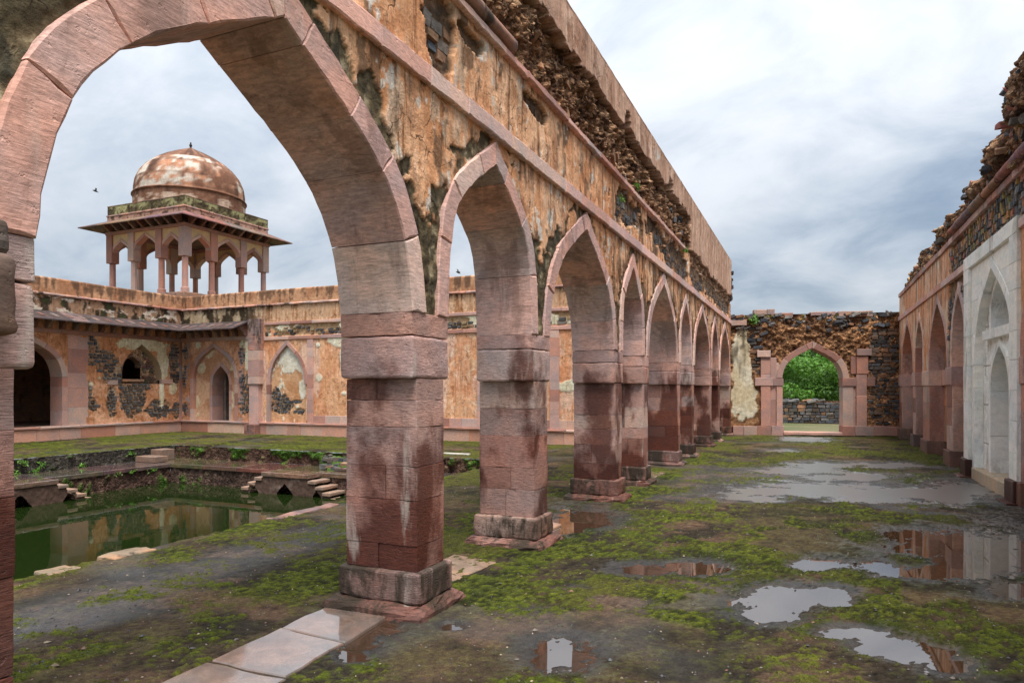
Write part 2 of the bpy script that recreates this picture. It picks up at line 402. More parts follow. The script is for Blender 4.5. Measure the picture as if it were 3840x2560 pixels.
def arch_top(y, y0, y1, zs, za, w, prof, frac=0.5):
    """height of the arch line at y (nan-safe: -1 outside)"""
    I, E, m = arch_curve(y0, y1, zs, za, w, prof); Q = I + (E - I) * frac
    xs = np.concatenate([Q[:, 0], 2 * m - Q[::-1, 0][1:]]); zz = np.concatenate([Q[:, 1], Q[::-1, 1][1:]])
    r = np.interp(y, xs, zz, left=-1, right=-1)
    return r
def arch_dist(A, B, y0, y1, zs, za, w, prof):
    I, E, m = arch_curve(y0, y1, zs, za, w, prof)
    Q = np.concatenate([E, np.stack([2 * m - E[:, 0], E[:, 1]], 1)[::-1]])
    d = np.full(A.shape, 9.0)
    for q in Q[::2]: d = np.minimum(d, np.hypot(A - q[0], B - q[1]))
    return d

def hull_mesh(name, pts, bev=0):
    bm = bmesh.new()
    for p in pts: bm.verts.new(p)
    r = bmesh.ops.convex_hull(bm, input=bm.verts)
    bmesh.ops.delete(bm, geom=list({g for g in r['geom_interior'] + r['geom_unused'] if isinstance(g, bmesh.types.BMVert)}), context='VERTS')
    bmesh.ops.dissolve_limit(bm, angle_limit=0.12, verts=bm.verts, edges=bm.edges)
    if bev: bmesh.ops.bevel(bm, geom=list(bm.edges), offset=bev, segments=1, affect='EDGES')
    me = bpy.data.meshes.new(name); bm.to_mesh(me); bm.free(); me.materials.append(M_ROCK); return me
def make_rocks():
    out = []
    for k in range(10):     # angular lumps, unit size
        pts = []
        for i in range(15):
            v = np.array([random.gauss(0, 1) for _ in range(3)]); v /= np.linalg.norm(v)
            pts.append(tuple(v * rnd(0.42, 0.56)))
        out.append(hull_mesh('rock', pts, 0.03))
    return out
def make_blocks():
    out = []
    for k in range(10):     # squarish building stones, unit size
        pts = []
        for sx in (-1, 1):
            for sy in (-1, 1):
                for sz in (-1, 1):
                    c = np.array((sx, sy, sz)) * 0.5; q = rnd(0.10, 0.22)
                    for i in range(3):
                        p = c.copy(); p[i] *= 1 - q * rnd(0.7, 1.6); p *= rnd(0.9, 1.04); pts.append(tuple(p))
        out.append(hull_mesh('stone', pts, 0.02))
    return out
ROCKS = make_rocks(); BLOCKS = make_blocks()
def rock(name, parent, fr, a, b, d, sa, sb, sd, col, rot=None, meshes=None):
    o = bpy.data.objects.new(name, random.choice(meshes or ROCKS)); COL.objects.link(o)
    o.location = fr.w(a, b, d); ang = math.atan2(fr.U[1], fr.U[0])
    r = rnd(-0.25, 0.25) if rot is None else rot
    o.rotation_euler = (rnd(-.15, .15), r, ang + rnd(-.15, .15)) if meshes is not ROCKS else (rnd(0, 6), rnd(0, 6), rnd(0, 6))
    o.scale = (sa, sd, sb); o.color = (*col, 1); setpar(o, parent)
    return o
def stone_courses(name, parent, fr, a0, a1, b0, b1, fn, d=0.0, rh=(0.08, 0.13), rw=(0.12, 0.26), gap=0.025, sd=0.16, colf=basalt, limit=300):
    n = 0; b = b0
    while b < b1 and n < limit:
        h = rnd(*rh); a = a0 - rnd(0, 0.1)
        while a < a1 and n < limit:
            w = rnd(*rw)
            if a + w > a0 and fn(a + w / 2, b + h / 2):
                rock(name, parent, fr, a + w / 2, b + h / 2 + rnd(-.008, .008), d - sd / 2 + rnd(-.012, .02), w - gap * rnd(.5, 1.4), h - gap * rnd(.4, 1.3), sd, colf(), rot=rnd(-.06, .06), meshes=BLOCKS); n += 1
            a += w
        b += h
    return n
def relief(name, parent, fr, us, vs, fn, mat, maskfn=None):
    A, B = np.meshgrid(us, vs); D, C = fn(A, B); mask = None
    if maskfn is not None:
        ac, bc = np.meshgrid((us[1:] + us[:-1]) / 2, (vs[1:] + vs[:-1]) / 2); mask = maskfn(ac, bc)
    return link(name, grid_mesh(name, fr.grid(A, B, D), mask, {'Col': np.clip(C, 0.004, 1)}), mat, parent)
def blobs(A, B, lst, amp=0.5, f=3.0, seed=5):
    """soft union of ellipses (a, b, ra, rb) with a ragged edge: > 0 inside"""
    n = fbm(A * f, B * f, 4, seed) * amp; r = np.full(A.shape, -9.0)
    for (a, b, ra, rb) in lst:
        r = np.maximum(r, 1 - np.sqrt(((A - a) / ra) ** 2 + ((B - b) / rb) ** 2))
    return r + n

# ------------------------------------------------------------------ ground, puddles, pool
AX = -2.52; AXB = -3.12          # aisle face and court face of the arcade
RX = 2.6                         # face of the niche wall across the aisle
NY = 18.1; WX = -21.2            # the two court fronts
POOL = (-16.2, -6.0, -1.0, 13.6) # rim of the tank: x0, x1, y0, y1
LED_X, LED_Y = -15.05, 12.5      # edge of the ledge inside the tank
LEDGE, WATER = -0.32, -0.80

PUD = [  # puddles: centre and half-size in photo pixels of their place on the ground
    (2930, 2250, 150, 46), (2880, 2300, 110, 38), (3060, 2225, 120, 24), (3130, 2262, 60, 16),
    (3210, 2372, 110, 22), (3330, 2420, 110, 30), (3450, 2455, 120, 28), (3560, 2500, 90, 30),
    (3080, 2116, 92, 20), (3290, 2120, 70, 24), (3365, 2145, 90, 20), (3500, 2150, 120, 28),
    (3560, 2040, 210, 46), (3740, 2080, 190, 80), (3640, 2120, 150, 50), (3400, 2005, 90, 14), (3800, 2215, 110, 26),
    (2430, 2135, 110, 22), (2620, 2130, 100, 26), (2530, 2122, 60, 14),
    (2100, 2455, 112, 52), (2050, 2480, 60, 34),
    (1690, 2352, 42, 14), (1385, 2345, 105, 44), (1345, 2395, 75, 55), (1320, 2455, 60, 30),
    (2190, 1950, 110, 36), (2120, 1980, 70, 28)]
FILM = [  # thin wet film further up the hall
    (3000, 1765, 130, 12), (3080, 1838, 220, 20), (3350, 1850, 170, 20), (2870, 1842, 160, 16), (3200, 1790, 150, 9), (3560, 1850, 150, 26),
    (3010, 1648, 85, 7), (2930, 1690, 55, 5), (3100, 1745, 110, 8), (2850, 1870, 90, 10), (3330, 1745, 90, 8), (3280, 1875, 150, 9)]
SLAB_ZONES = []
def ground_fields(X, Y, fine=True):
    px, py = proj(X, Y, 0 * X)
    n1 = fbm(X * 0.55, Y * 0.55, 4, 3); n2 = fbm(X * 2.3, Y * 2.3, 4, 21); n3 = fbm(X * 9, Y * 9, 4, 40); n4 = fbm(X * 34, Y * 34, 3, 60)
    e = np.full(X.shape, -9.0)
    for (cx, cy, rx, ry) in PUD:
        e = np.maximum(e, 1 - np.sqrt(((px - cx) / (rx * 1.15)) ** 2 + ((py - cy) / (ry * 1.2)) ** 2))
    e = np.where((Y > 1.0), e + 0.30 * n2 + 0.34 * n3 + 0.36 * n4, -9)
    ef = np.full(X.shape, -9.0)
    for (cx, cy, rx, ry) in FILM: ef = np.maximum(ef, 1 - np.sqrt(((px - cx) / (rx * 1.25)) ** 2 + ((py - cy) / (ry * 1.5)) ** 2))
    e = np.maximum(e, np.where(Y > 6, ef * 1.1 - .05 + .45 * n2 + .5 * fbm(X * 5, Y * 9, 4, 47), -9))
    film = np.where(Y > 6, ss(-.1, .2, ef + .45 * n2 + .45 * fbm(X * 5, Y * 9, 4, 47)), 0)
    # moss cushions over a lime-concrete floor
    hall = ss(-2.9, -2.5, X)
    bias = np.where(X > -2.7, 0.24, 0.26)
    bias = bias - 0.45 * ss(0.9, 0.2, np.abs(X + 4.9) / 0.9) * ss(9, 5, Y) * ss(0.0, -0.4, X + 3)   # worn wet path by the tank
    bias = bias - 0.45 * ss(0.2, 0.6, fbm(X * 0.9 + 4, Y * 0.9, 3, 77))
    bias = bias + 0.25 * ss(15, 20, Y) * hall
    bias = bias - 0.30 * np.exp(-((Y - 13.2) / 1.5) ** 2) * hall
    bias = bias - 0.8 * ss(0.55, 0.0, RX - X) * ss(15.5, 14, Y)
    bias = bias + 0.75 * np.exp(-((X + 2.35) / 0.16) ** 2) * ss(3.9, 4.5, Y)          # bright moss along the pier feet
    moss = ss(-0.10, 0.30, n1 * 0.40 + n2 * 0.40 + n3 * 0.36 + n4 * 0.40 + bias)
    moss = moss * ss(0.16, -0.25, e) * (1 - .95 * film)
    smooth_ = ss(0.30, 0.42, fbm(X * 0.8 - 3, Y * 0.8, 3, 91) + 0.12 * n3)      # bare trowelled screed, fairly smooth
    moss = moss * (1 - 0.75 * smooth_)
    margin = ss(-.65, -.05, e)
    wet = np.clip(ss(-0.9, 0.0, e) * 1.0 + ss(0.25, 0.7, fbm(X * 0.7 + 9, Y * 0.7, 3, 55)) * 0.5, 0, 1)
    wet = np.clip(wet + ss(0.9, 0.1, np.abs(X + 4.9) / 0.9) * ss(9, 5, Y) * 0.6 + np.exp(-((Y - 13.2) / 1.8) ** 2) * hall * 0.6, 0, 1)
    wet = np.maximum(wet, film * 1.0)
    tan = ss(0.15, 0.6, fbm(X * 1.6 + 2, Y * 1.6, 4, 12))
    c = mixc((0.030, 0.024, 0.016), (0.074, 0.050, 0.032), ss(-.5, .5, n2))
    c = mixc(c, (0.17, 0.098, 0.062), tan * 0.5 * (1 - ss(0.0, 0.5, n3) * .5))
    c = mixc(c, (0.040, 0.043, 0.045), wet * 0.6)
    c = c * (1 + 0.55 * n4 * (1 - smooth_ * .6) + 0.25 * n3)[..., None]
    mc = mixc((0.016, 0.020, 0.003), (0.068, 0.085, 0.007), ss(-0.5, 0.7, n3 * 0.7 + n4 * 0.9))
    mc = mixc(mc, (0.115, 0.135, 0.009), ss(0.25, 0.9, n4 + 0.5 * n2) * 0.7)
    mc = mixc(mc, (0.080, 0.074, 0.016), ss(0, 0.7, fbm(X * 1.3, Y * 1.3, 3, 130)) * 0.6)
    far = ss(13, 20, Y)
    mc = mixc(mc, (0.085, 0.088, 0.016), far * 0.5)
    c = mixc(c, mc, moss * 0.92)
    c = c * (1 - .35 * margin)[..., None]; c = mixc(c, (0.045, 0.028, 0.016), ss(-0.05, 0.25, e))
    h = 0.018 + 0.006 * n2 + 0.0035 * n3 + 0.0055 * n4 * (1 - .8 * smooth_) + moss * (0.005 + 0.006 * n4) - 0.040 * ss(-0.35, 0.6, e)
    h = np.where(e < -0.4, np.maximum(h, 0.006), h)
    h = np.where((X > -3.22) & (X < -2.64) & (Y > 1.4) & (Y < 4.0), np.minimum(h, 0.008), h)
    return h, c, wet * (1 - moss), moss, film
def ground_mat():
    m, nt, b = new_mat('mossy_floor'); t = NT(nt)
    pos = t.n('ShaderNodeNewGeometry').outputs['Position']
    at = t.n('ShaderNodeVertexColor', layer_name='Col').outputs['Color']
    ws = t.n('ShaderNodeSeparateColor'); t.l(t.n('ShaderNodeVertexColor', layer_name='Wet').outputs['Color'], ws.inputs[0])
    wet, moss = ws.outputs[0], ws.outputs[1]
    f1 = t.noise(pos, 120, 3, 0.7); f2 = t.noise(pos, 34, 6, 0.75); f3 = t.noise(pos, 11, 5, 0.6)
    c = t.mix(1.0, at, t.gray(t.rng(f1, 0.3, 0.7, 0.6, 1.45)), 'MULTIPLY')
    c = t.mix(1.0, c, t.gray(t.rng(f2, 0.3, 0.7, 0.5, 1.5)), 'MULTIPLY')
    vo = t.n('ShaderNodeTexVoronoi'); vo.inputs['Scale'].default_value = 26; t.l(pos, vo.inputs[0])
    dots = t.rng(vo.outputs['Distance'], 0.05, 0.10, 1, 0)
    pick = t.n('ShaderNodeSeparateColor'); t.l(vo.outputs['Color'], pick.inputs[0])
    dots = t.math('MULTIPLY', dots, t.rng(pick.outputs[0], 0.90, 0.92, 0, 0.8))
    c = t.mix(dots, c, t.mix(pick.outputs[1], (0.42, 0.34, 0.22), (0.30, 0.30, 0.26)))
    t.l(c, b.inputs['Base Color'])
    r = t.math('SUBTRACT', t.rng(wet, 0.1, 0.9, 0.9, 0.32), t.math('MULTIPLY', ws.outputs[2], 0.08)); t.l(t.rng(wet, .1, .9, .12, .5), b.inputs['Specular IOR Level']); b.inputs['Coat IOR'].default_value = 3.6; b.inputs['Coat Roughness'].default_value = .22; t.l(t.math('MULTIPLY', ws.outputs[2], .9), b.inputs['Coat Weight']); r = t.math('ADD', r, t.rng(f3, 0.35, 0.65, -0.1, 0.12)); t.l(r, b.inputs['Roughness'])
    h = t.math('ADD', t.math('MULTIPLY', f1, 0.4), f2)
    bp = t.n('ShaderNodeBump'); bp.inputs['Distance'].default_value = 0.02; t.l(h, bp.inputs['Height'])
    t.l(t.math('SUBTRACT', t.rng(wet, 0.0, 1.0, 0.9, 0.45), t.math('MULTIPLY', ws.outputs[2], 0.25)), bp.inputs['Strength']); t.l(bp.outputs[0], b.inputs['Normal'])
    return m
M_GROUND = ground_mat()
def add_ground(name, us, vs, mask=None, groove=None):
    X, Y = np.meshgrid(us, vs); h, c, wet, moss, film = ground_fields(X, Y)
    if groove is not None:
        (ax, ay), (bx, by) = groove; L = math.hypot(bx - ax, by - ay)
        tt = ((X - ax) * (bx - ax) + (Y - ay) * (by - ay)) / L; dd = np.abs((X - ax) * (by - ay) - (Y - ay) * (bx - ax)) / L
        g = ss(0.10, 0.05, dd) * (tt > -0.2) * (tt < L); h = h - 0.12 * g; c = mixc(c, (0.02, 0.016, 0.012), g)
    P = np.stack([X, Y, h], -1); w = np.stack([wet, moss, film], -1)
    return link(name, grid_mesh(name, P, mask, {'Col': np.clip(c, 0.003, 1), 'Wet': np.clip(w, 0, 1)}), M_GROUND)
def graded(a, b, k, mn):
    r = [a]
    while r[-1] < b: r.append(r[-1] + max(mn, k * r[-1]))
    r[-1] = b; return np.array(r)
gy = np.concatenate([np.linspace(-3, 0.95, 40), graded(1.0, 26.0, 0.0060, 0.014)])
gx = np.concatenate([np.arange(-6.0, 2.75, 0.021), [2.75]])
XX, YY = np.meshgrid(gx, gy)
# ragged edge of the terrace over the tank
g = tag(add_ground('courtyard_ground', gx, gy), 'mossy wet lime floor of the roofless hall and tank edge', 'ground', kind='structure')
g2 = add_ground('courtyard_ground', np.arange(-21.4, -5.99, 0.045), np.arange(13.6, 18.3, 0.045), groove=((-15.0, 13.55), (-16.75, 18.0)))
tag(g2, 'flat green mossy terrace between the tank and the far court front', 'ground', kind='structure')
g3 = add_ground('courtyard_ground', np.arange(-21.4, -16.19, 0.05), np.arange(-2.0, 13.61, 0.05))
tag(g3, 'bare brown terrace left of the tank below the eaved court front', 'ground', kind='structure')

def water_mat(name, col, ior, rough, gl=0.0, bump=0.0):
    m, nt, b = new_mat(name); t = NT(nt)
    b.inputs['Base Color'].default_value = (*col, 1); b.inputs['Roughness'].default_value = rough; b.inputs['IOR'].default_value = ior
    if bump:
        pos = t.n('ShaderNodeNewGeometry').outputs['Position']
        t.bump(t.noise(pos, 2.5 if bump < .5 else 9, 3, 0.5), bump, 0.02 if bump < .5 else 0.05, b)
    return m
M_FILM = water_mat('rippled_film', (0.07, 0.06, 0.05), 5.0, 0.30, bump=0.4)
M_PUD = water_mat('puddle_water', (0.040, 0.022, 0.012), 3.0, 0.015)
M_TANK = water_mat('tank_water', (0.010, 0.020, 0.004), 1.45, 0.03, bump=0.05)
def add_puddles():
    groups = {}
    for i, (cx, cy, rx, ry) in enumerate(PUD + FILM):
        pts = [pix_ground(cx + 1.4 * rx * sx, cy + 1.5 * ry * sy) for sx in (-1, 1) for sy in (-1, 1)]
        x = [p[0] for p in pts]; y = [p[1] for p in pts]
        groups[i] = [min(x), max(x), min(y), max(y)]
    keys = list(groups); changed = True
    while changed:            # merge overlapping sheets
        changed = False
        for i in keys[:]:
            for j in keys[:]:
                if i < j and i in groups and j in groups:
                    a, b = groups[i], groups[j]
                    if (i < len(PUD)) != (j < len(PUD)): continue
                    if a[0] < b[1] and b[0] < a[1] and a[2] < b[3] and b[2] < a[3]:
                        groups[i] = [min(a[0], b[0]), max(a[1], b[1]), min(a[2], b[2]), max(a[3], b[3])]; del groups[j]; changed = True
    for k, (x0, x1, y0, y1) in groups.items():
        x1 = min(x1, RX - 0.01); zw = 0.0 if k < len(PUD) else 0.003
        me = poly_mesh('puddle', [(x0, y0, zw), (x1, y0, zw), (x1, y1, zw), (x0, y1, zw)], [(0, 1, 2, 3)])
        tag(link('puddle', me, M_PUD if k < len(PUD) else M_FILM), 'shallow rain puddle lying on the mossy floor', 'puddle', kind='structure')
add_puddles()
def pebbles():
    n = 5200; Y = 1.9 + 11 * RNG.random(n) ** 1.9; X = RNG.uniform(-5.9, 2.5, n)
    ok = ~((X < -2.35) & (X > -3.3)); X, Y = X[ok], Y[ok]; n = len(X)
    h, c, wet, moss, film = ground_fields(X[None], Y[None]); keep = h[0] > .004; X, Y, Z = X[keep], Y[keep], h[0][keep]; n = len(X)
    base = np.array([(0, 0, 1), (.9, 0, .1), (.28, .86, 0), (-.73, .53, .12), (-.73, -.53, 0), (.28, -.86, .1), (0, 0, -.6)]); F0 = [(0, i, i % 5 + 1) for i in range(1, 6)] + [(6, i % 5 + 1, i) for i in range(1, 6)]
    sz = RNG.uniform(.004, .011, (n, 1, 1)) * np.where(RNG.random((n, 1, 1)) < .06, 2.0, 1); a = RNG.uniform(0, 6.28, n); ca, sa = np.cos(a), np.sin(a)
    B = base[None] * (sz * RNG.uniform(.6, 1.3, (n, 1, 3))) * RNG.uniform(.75, 1.2, (n, 7, 1))
    V = np.stack([B[..., 0] * ca[:, None] - B[..., 1] * sa[:, None] + X[:, None], B[..., 0] * sa[:, None] + B[..., 1] * ca[:, None] + Y[:, None], B[..., 2] * .7 + Z[:, None] + .002], -1).reshape(-1, 3)
    F = (np.arange(n)[:, None, None] * 7 + np.array(F0)[None]).reshape(-1, 3)
    me = bpy.data.meshes.new('pebbles'); me.from_pydata(V.tolist(), [], F.tolist()); me.update()
    pal = np.array([(.05, .05, .055), (.07, .06, .055), (.12, .10, .085), (.30, .23, .15), (.20, .10, .07), (.03, .03, .035)]); cc = pal[RNG.choice(6, n, p=[.28, .24, .18, .10, .10, .10])] * RNG.uniform(.7, 1.3, (n, 1))
    at = me.color_attributes.new('Col', 'FLOAT_COLOR', 'POINT'); at.data.foreach_set('color', np.repeat(np.concatenate([cc, np.ones((n, 1))], 1), 7, 0).astype(np.float32).ravel())
    m, nt, b = new_mat('pebble'); t = NT(nt); t.l(t.n('ShaderNodeVertexColor', layer_name='Col').outputs['Color'], b.inputs['Base Color']); b.inputs['Roughness'].default_value = .5
    tag(link('gravel', me, m), 'scattered small pebbles and grit on the mossy floor', 'gravel', kind='stuff')
pebbles()
def moss_tufts():
    N = 90000; Y = 1.9 + 9.5 * RNG.random(N) ** 1.7; X = RNG.uniform(-5.9, 2.5, N); h, c, wet, moss, film = ground_fields(X[None], Y[None]); k = (moss[0] > .5 + .5 * RNG.random(N)) & (h[0] > .004) & ~((X < -2.4) & (X > -3.25) & (Y < 4.3)); X, Y, Z = X[k], Y[k], h[0][k]; n = len(X)
    P = np.stack([X, Y, Z + RNG.uniform(.0, .006, n)], -1); me = leaves_mesh('moss', P, np.tile(np.array((0, -.5, .8)), (n, 1)), .0075); me.materials.append(M_LEAF); tag(link('moss', me, M_LEAF, None, (.050, .062, .007)), 'low green moss cushions growing over the hall floor', 'moss', kind='stuff')
# stone sill slabs flush with the floor between the piers (parts of the ground)
def slab(poly, z1=0.024, col=(0.20, 0.145, 0.115)):
    fr = Frame((0, 0, 0), (1, 0, 0), (0, 0, 1))
    P = densify(poly, 0.12); P = P + RNG.uniform(-.006, .006, P.shape); n = len(P); c = P.mean(0); P = P + RNG.uniform(-.008, .008, P.shape); Q = c + (P - c) * 0.98
    V = [(p[0], p[1], -0.05) for p in P] + [(p[0], p[1], z1 - 0.008) for p in P] + [(p[0], p[1], z1) for p in Q]
    F = [tuple(range(2 * n, 3 * n))] + [(i, (i + 1) % n, n + (i + 1) % n, n + i) for i in range(n)] + [(n + i, n + (i + 1) % n, 2 * n + (i + 1) % n, 2 * n + i) for i in range(n)]
    return link('paving_slab', poly_mesh('paving_slab', V, F), M_SLAB, g, col)
slab([(-3.20, 2.92), (-2.64, 2.92), (-2.66, 3.46), (-3.20, 3.50)]); slab([(-3.20, 3.515), (-2.66, 3.475), (-2.70, 4.02), (-3.22, 4.02)])
slab([(-3.20, 1.95), (-2.62, 1.95), (-2.63, 2.905), (-3.20, 2.905)], 0.020, (0.19, 0.14, 0.11)); slab([(-3.2, 1.5), (-2.6, 1.5), (-2.62, 1.94), (-3.2, 1.94)])
slab([(-3.10, 4.62), (-2.72, 4.62), (-2.66, 5.05), (-3.08, 5.20)], 0.026, (0.40, 0.28, 0.19)); slab([(-3.12, 5.22), (-2.68, 5.08), (-2.62, 5.62), (-3.12, 5.72)], 0.024, (0.36, 0.25, 0.17))
slab([(-3.12, 6.8), (-2.75, 6.8), (-2.66, 7.5), (-3.05, 7.7)], 0.024, (0.40, 0.28, 0.20)); slab([(-3.05, 11.5), (-2.6, 11.5), (-2.5, 12.9), (-3.05, 13.0)], 0.024, (0.42, 0.30, 0.22))

# the tank
def pool():
    x0, x1, y0, y1 = POOL
    root = tag(link('water_tank', box_mesh('water_tank', x0, x1, y0, y1, -1.9, -1.8), M_PLAIN, None, (0.05, 0.05, 0.03)), kind='structure')
    root['label'] = 'stone lined rectangular water tank in the courtyard floor'
    def wall(fr, a0, a1, b0, b1, base, mossk, seed):
        def fn(A, B):
            n = fbm(A * 1.3, B * 1.3, 4, seed); n3 = fbm(A * 9, B * 9, 4, seed + 5)
            m = ss(0.0, 0.35, n + n3 * 0.5 + mossk * ss(b0, b1, B) - (0.55 if mossk < .5 else 0.75) + mossk * .3)
            c = mixc(base, tuple(v * 1.9 for v in base), ss(-.4, .7, n3 + n)); c = mixc(c, (0.045, 0.095, 0.012), m)
            return 0.015 * n3 + 0.06 * m * (0.6 + n3), c
        return relief('tank_wall', root, fr, np.arange(a0, a1 + .05, .05), np.linspace(b0, b1, 14), fn, M_RUBB)
    wall(Frame((x0, 0, 0), (0, 1, 0), (1, 0, 0)), y0, y1, LEDGE, 0.02, (0.045, 0.040, 0.032), 0.35, 3)
    wall(Frame((0, y1, 0), (1, 0, 0), (0, -1, 0)), x0, x1, LEDGE, 0.02, (0.07, 0.040, 0.028), 0.85, 9)
    wall(Frame((LED_X, 0, 0), (0, 1, 0), (1, 0, 0)), y0, LED_Y, WATER - .5, LEDGE - .05, (0.062, 0.036, 0.027), 0.0, 13)
    wall(Frame((0, LED_Y, 0), (1, 0, 0), (0, -1, 0)), LED_X, x1, WATER - .5, LEDGE - .05, (0.068, 0.042, 0.032), 0.0, 17)
    wall(Frame((x1, 0, 0), (0, 1, 0), (-1, 0, 0)), y0, y1, WATER - .5, 0.0, (0.05, 0.04, 0.03), 0.1, 23)
    # ledge stones
    y = y0
    while y < y1:
        e = min(y1, y + rnd(.7, 1.2)); worn_box('ledge_slab', x0 - .02, LED_X + .04, y + .004, e - .004, LEDGE - .10, LEDGE + rnd(-.004, .006), M_SLAB, root, tuple(v * rnd(.7, 1.2) for v in (0.15, 0.105, 0.075)), 0.012, .3, .002); y = e
    x = LED_X + .04
    while x < x1 - .1:
        e = min(x1, x + rnd(.7, 1.3)); worn_box('ledge_slab', x + .004, e - .004, LED_Y - .04, y1 + .02, LEDGE - .10, LEDGE + rnd(-.004, .006), M_SLAB, root, tuple(v * rnd(.7, 1.2) for v in (0.15, 0.105, 0.075)), 0.012, .3, .002); x = e
    w = link('tank_water', poly_mesh('tank_water', [(x0, y0, WATER), (x1, y0, WATER), (x1, y1, WATER), (x0, y1, WATER)], [(0, 1, 2, 3)]), M_TANK)
    tag(w, 'still dark green water in the tank', 'water', kind='structure')
    # kerb stones along the near edge
    for (a, b, px_, col) in ((3.70, 3.98, 0.10, (0.46, 0.31, 0.17)), (4.28, 4.72, 0.14, (0.44, 0.29, 0.16)), (6.35, 7.55, 0.04, (0.36, 0.22, 0.17)), (2.6, 3.4, .12, (0.38, .27, .16))):
        worn_box('kerb_stone', x1 - px_, x1 + .14, a, b, -0.12, 0.036, M_PLAIN, root, tuple(v * f for v, f in zip(col, (.68, .70, .78))), .02, .07, .012)
    for (x, y, z, w_) in ((-16.15, 12.35, -0.17, .45), (-16.15, 12.8, -0.03, .40)):
        worn_box('rim_step', x, x + w_ + (0.25 if z < -.1 else 0), y, y + .42, LEDGE, z, M_SAND, root, (0.20, 0.135, 0.10), .012, .12, .005)
    return root
POOLROOT = pool()

def pool_stair(label, fr, a0, a1, front, ledge_d, nst, run, holes):
    """a landing that juts from the ledge with steps falling to the water on both sides; fr.N points to the water"""
    root = thing('tank_stair', label, 'steps', fr.w((a0 + a1) / 2, WATER - .4, 0), 'stairs down into the tank')
    body = (0.10, 0.062, 0.046); zt = LEDGE
    # front wall with pointed drain holes
    hz = WATER - 0.02
    prof = [(a0, WATER - .4), (a1, WATER - .4)]; st = []
    dz = (LEDGE - WATER) / nst; lo = a0 - run * nst; hi = a1 + run * nst
    top = [(hi + .0, WATER - .4)]
    for k in range(nst):
        a = a1 + run * (nst - k); top += [(a, WATER + dz * k - dz * .9), (a, WATER + dz * (k + 1) - dz - .03)]
    us = np.arange(lo, hi + .02, .02); vs = np.linspace(WATER - .4, LEDGE - .02, 40)
    def ztop(A):
        k = np.maximum(np.maximum(a0 - A, A - a1), 0) / run; return LEDGE - dz * np.ceil(k - 1e-6) - .03
    def mask(A, B):
        ok = B < ztop(A)
        for (c, hw, hh) in holes: ok &= ~((np.abs(A - c) < hw * (1 - np.clip((B - WATER + .1) / (hh + .1), 0, 1) ** 1.3)) & (B < WATER + hh))
        return ok
    def fn(A, B):
        n = fbm(A * 3, B * 3, 4, 31); n3 = fbm(A * 12, B * 12, 3, 37)
        return 0.008 * n3, mixc(body, (0.17, 0.12, 0.095), ss(0.0, .9, n + .4 * n3))
    relief('stair_wall', root, fr, us, vs, fn, M_WALL, mask)
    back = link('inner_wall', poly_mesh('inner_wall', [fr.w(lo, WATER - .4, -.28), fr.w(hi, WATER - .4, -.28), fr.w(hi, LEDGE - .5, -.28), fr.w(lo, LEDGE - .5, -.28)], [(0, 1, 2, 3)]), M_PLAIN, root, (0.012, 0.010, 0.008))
    def blk(name, b0, b1, z0, z1, col, over=.03):
        p = [fr.w(b0, z0, -ledge_d - .05), fr.w(b1, z1, over)]
        xs = sorted((p[0][0], p[1][0])); ys = sorted((p[0][1], p[1][1]))
        worn_box(name, xs[0], xs[1], ys[0], ys[1], z0, z1, M_SLAB if name == 'landing_slab' else M_SAND, root, col, .012, .14, .006)
    m = (a0 + a1) / 2
    blk('landing_slab', a0 - .02, m, LEDGE - .09, LEDGE + .012, (0.24, 0.155, 0.11)); blk('landing_slab', m, a1 + .02, LEDGE - .09, LEDGE + .010, (0.22, 0.14, 0.10))
    for k in range(nst):
        z = LEDGE - dz * (k + 1)
        blk('step', a1 + run * k + .01, a1 + run * (k + 1) + .03, z - .075, z, (0.30, 0.205, 0.15)); blk('step', a0 - run * (k + 1) - .03, a0 - run * k - .01, z - .075, z, (0.30, 0.20, 0.145))
    return root
pool_stair('stone landing with steps falling both ways into the tank on its far side', Frame((0, 12.0, 0), (1, 0, 0), (0, -1, 0)), -11.5, -10.2, 12.0, 0.5, 4, .20, [(-10.85, .30, .26), (-11.75, .20, .17), (-9.95, .18, .15)])
pool_stair('stone landing with steps on the left side of the tank', Frame((-14.5, 0, 0), (0, 1, 0), (1, 0, 0)), 7.9, 9.28, -14.5, 0.55, 4, .20, [(8.55, .28, .27), (9.55, .20, .2)])

# fallen rubble heap and broken moulding on the far ledge
def rubble_heap():
    root = thing('rubble_heap', 'heap of mossy broken stones on the far ledge of the tank', 'rubble', (-9.6, 13.2, LEDGE))
    fr = Frame((0, 13.35, 0), (1, 0, 0), (0, -1, 0))
    def fn(A, B):
        n = fbm(A * 4, B * 4, 4, 8); c = mixc((0.055, 0.05, 0.04), (0.06, 0.11, 0.015), ss(-.2, .4, n)); return (0.45 - (B - LEDGE) * 1.4 + .12 * n) * ss(-11.0, -10.5, A), c
    relief('earth', root, fr, np.arange(-11, -7.5, .05), np.linspace(LEDGE, -.02, 12), fn, M_RUBB)
    for k in range(60):
        a = rnd(-10.7, -7.8); b = rnd(0, .26); rock('stone', root, fr, a, LEDGE + .03 + b, 0.42 - b * 1.35, rnd(.07, .24), rnd(.05, .12), rnd(.07, .2), basalt(1.3), meshes=BLOCKS)
    worn_box('broken_moulding', -10.1, -7.7, 12.78, 12.92, LEDGE, LEDGE + .09, M_PLAIN, root, (0.13, 0.10, 0.08), .04, .2, .008)
rubble_heap()

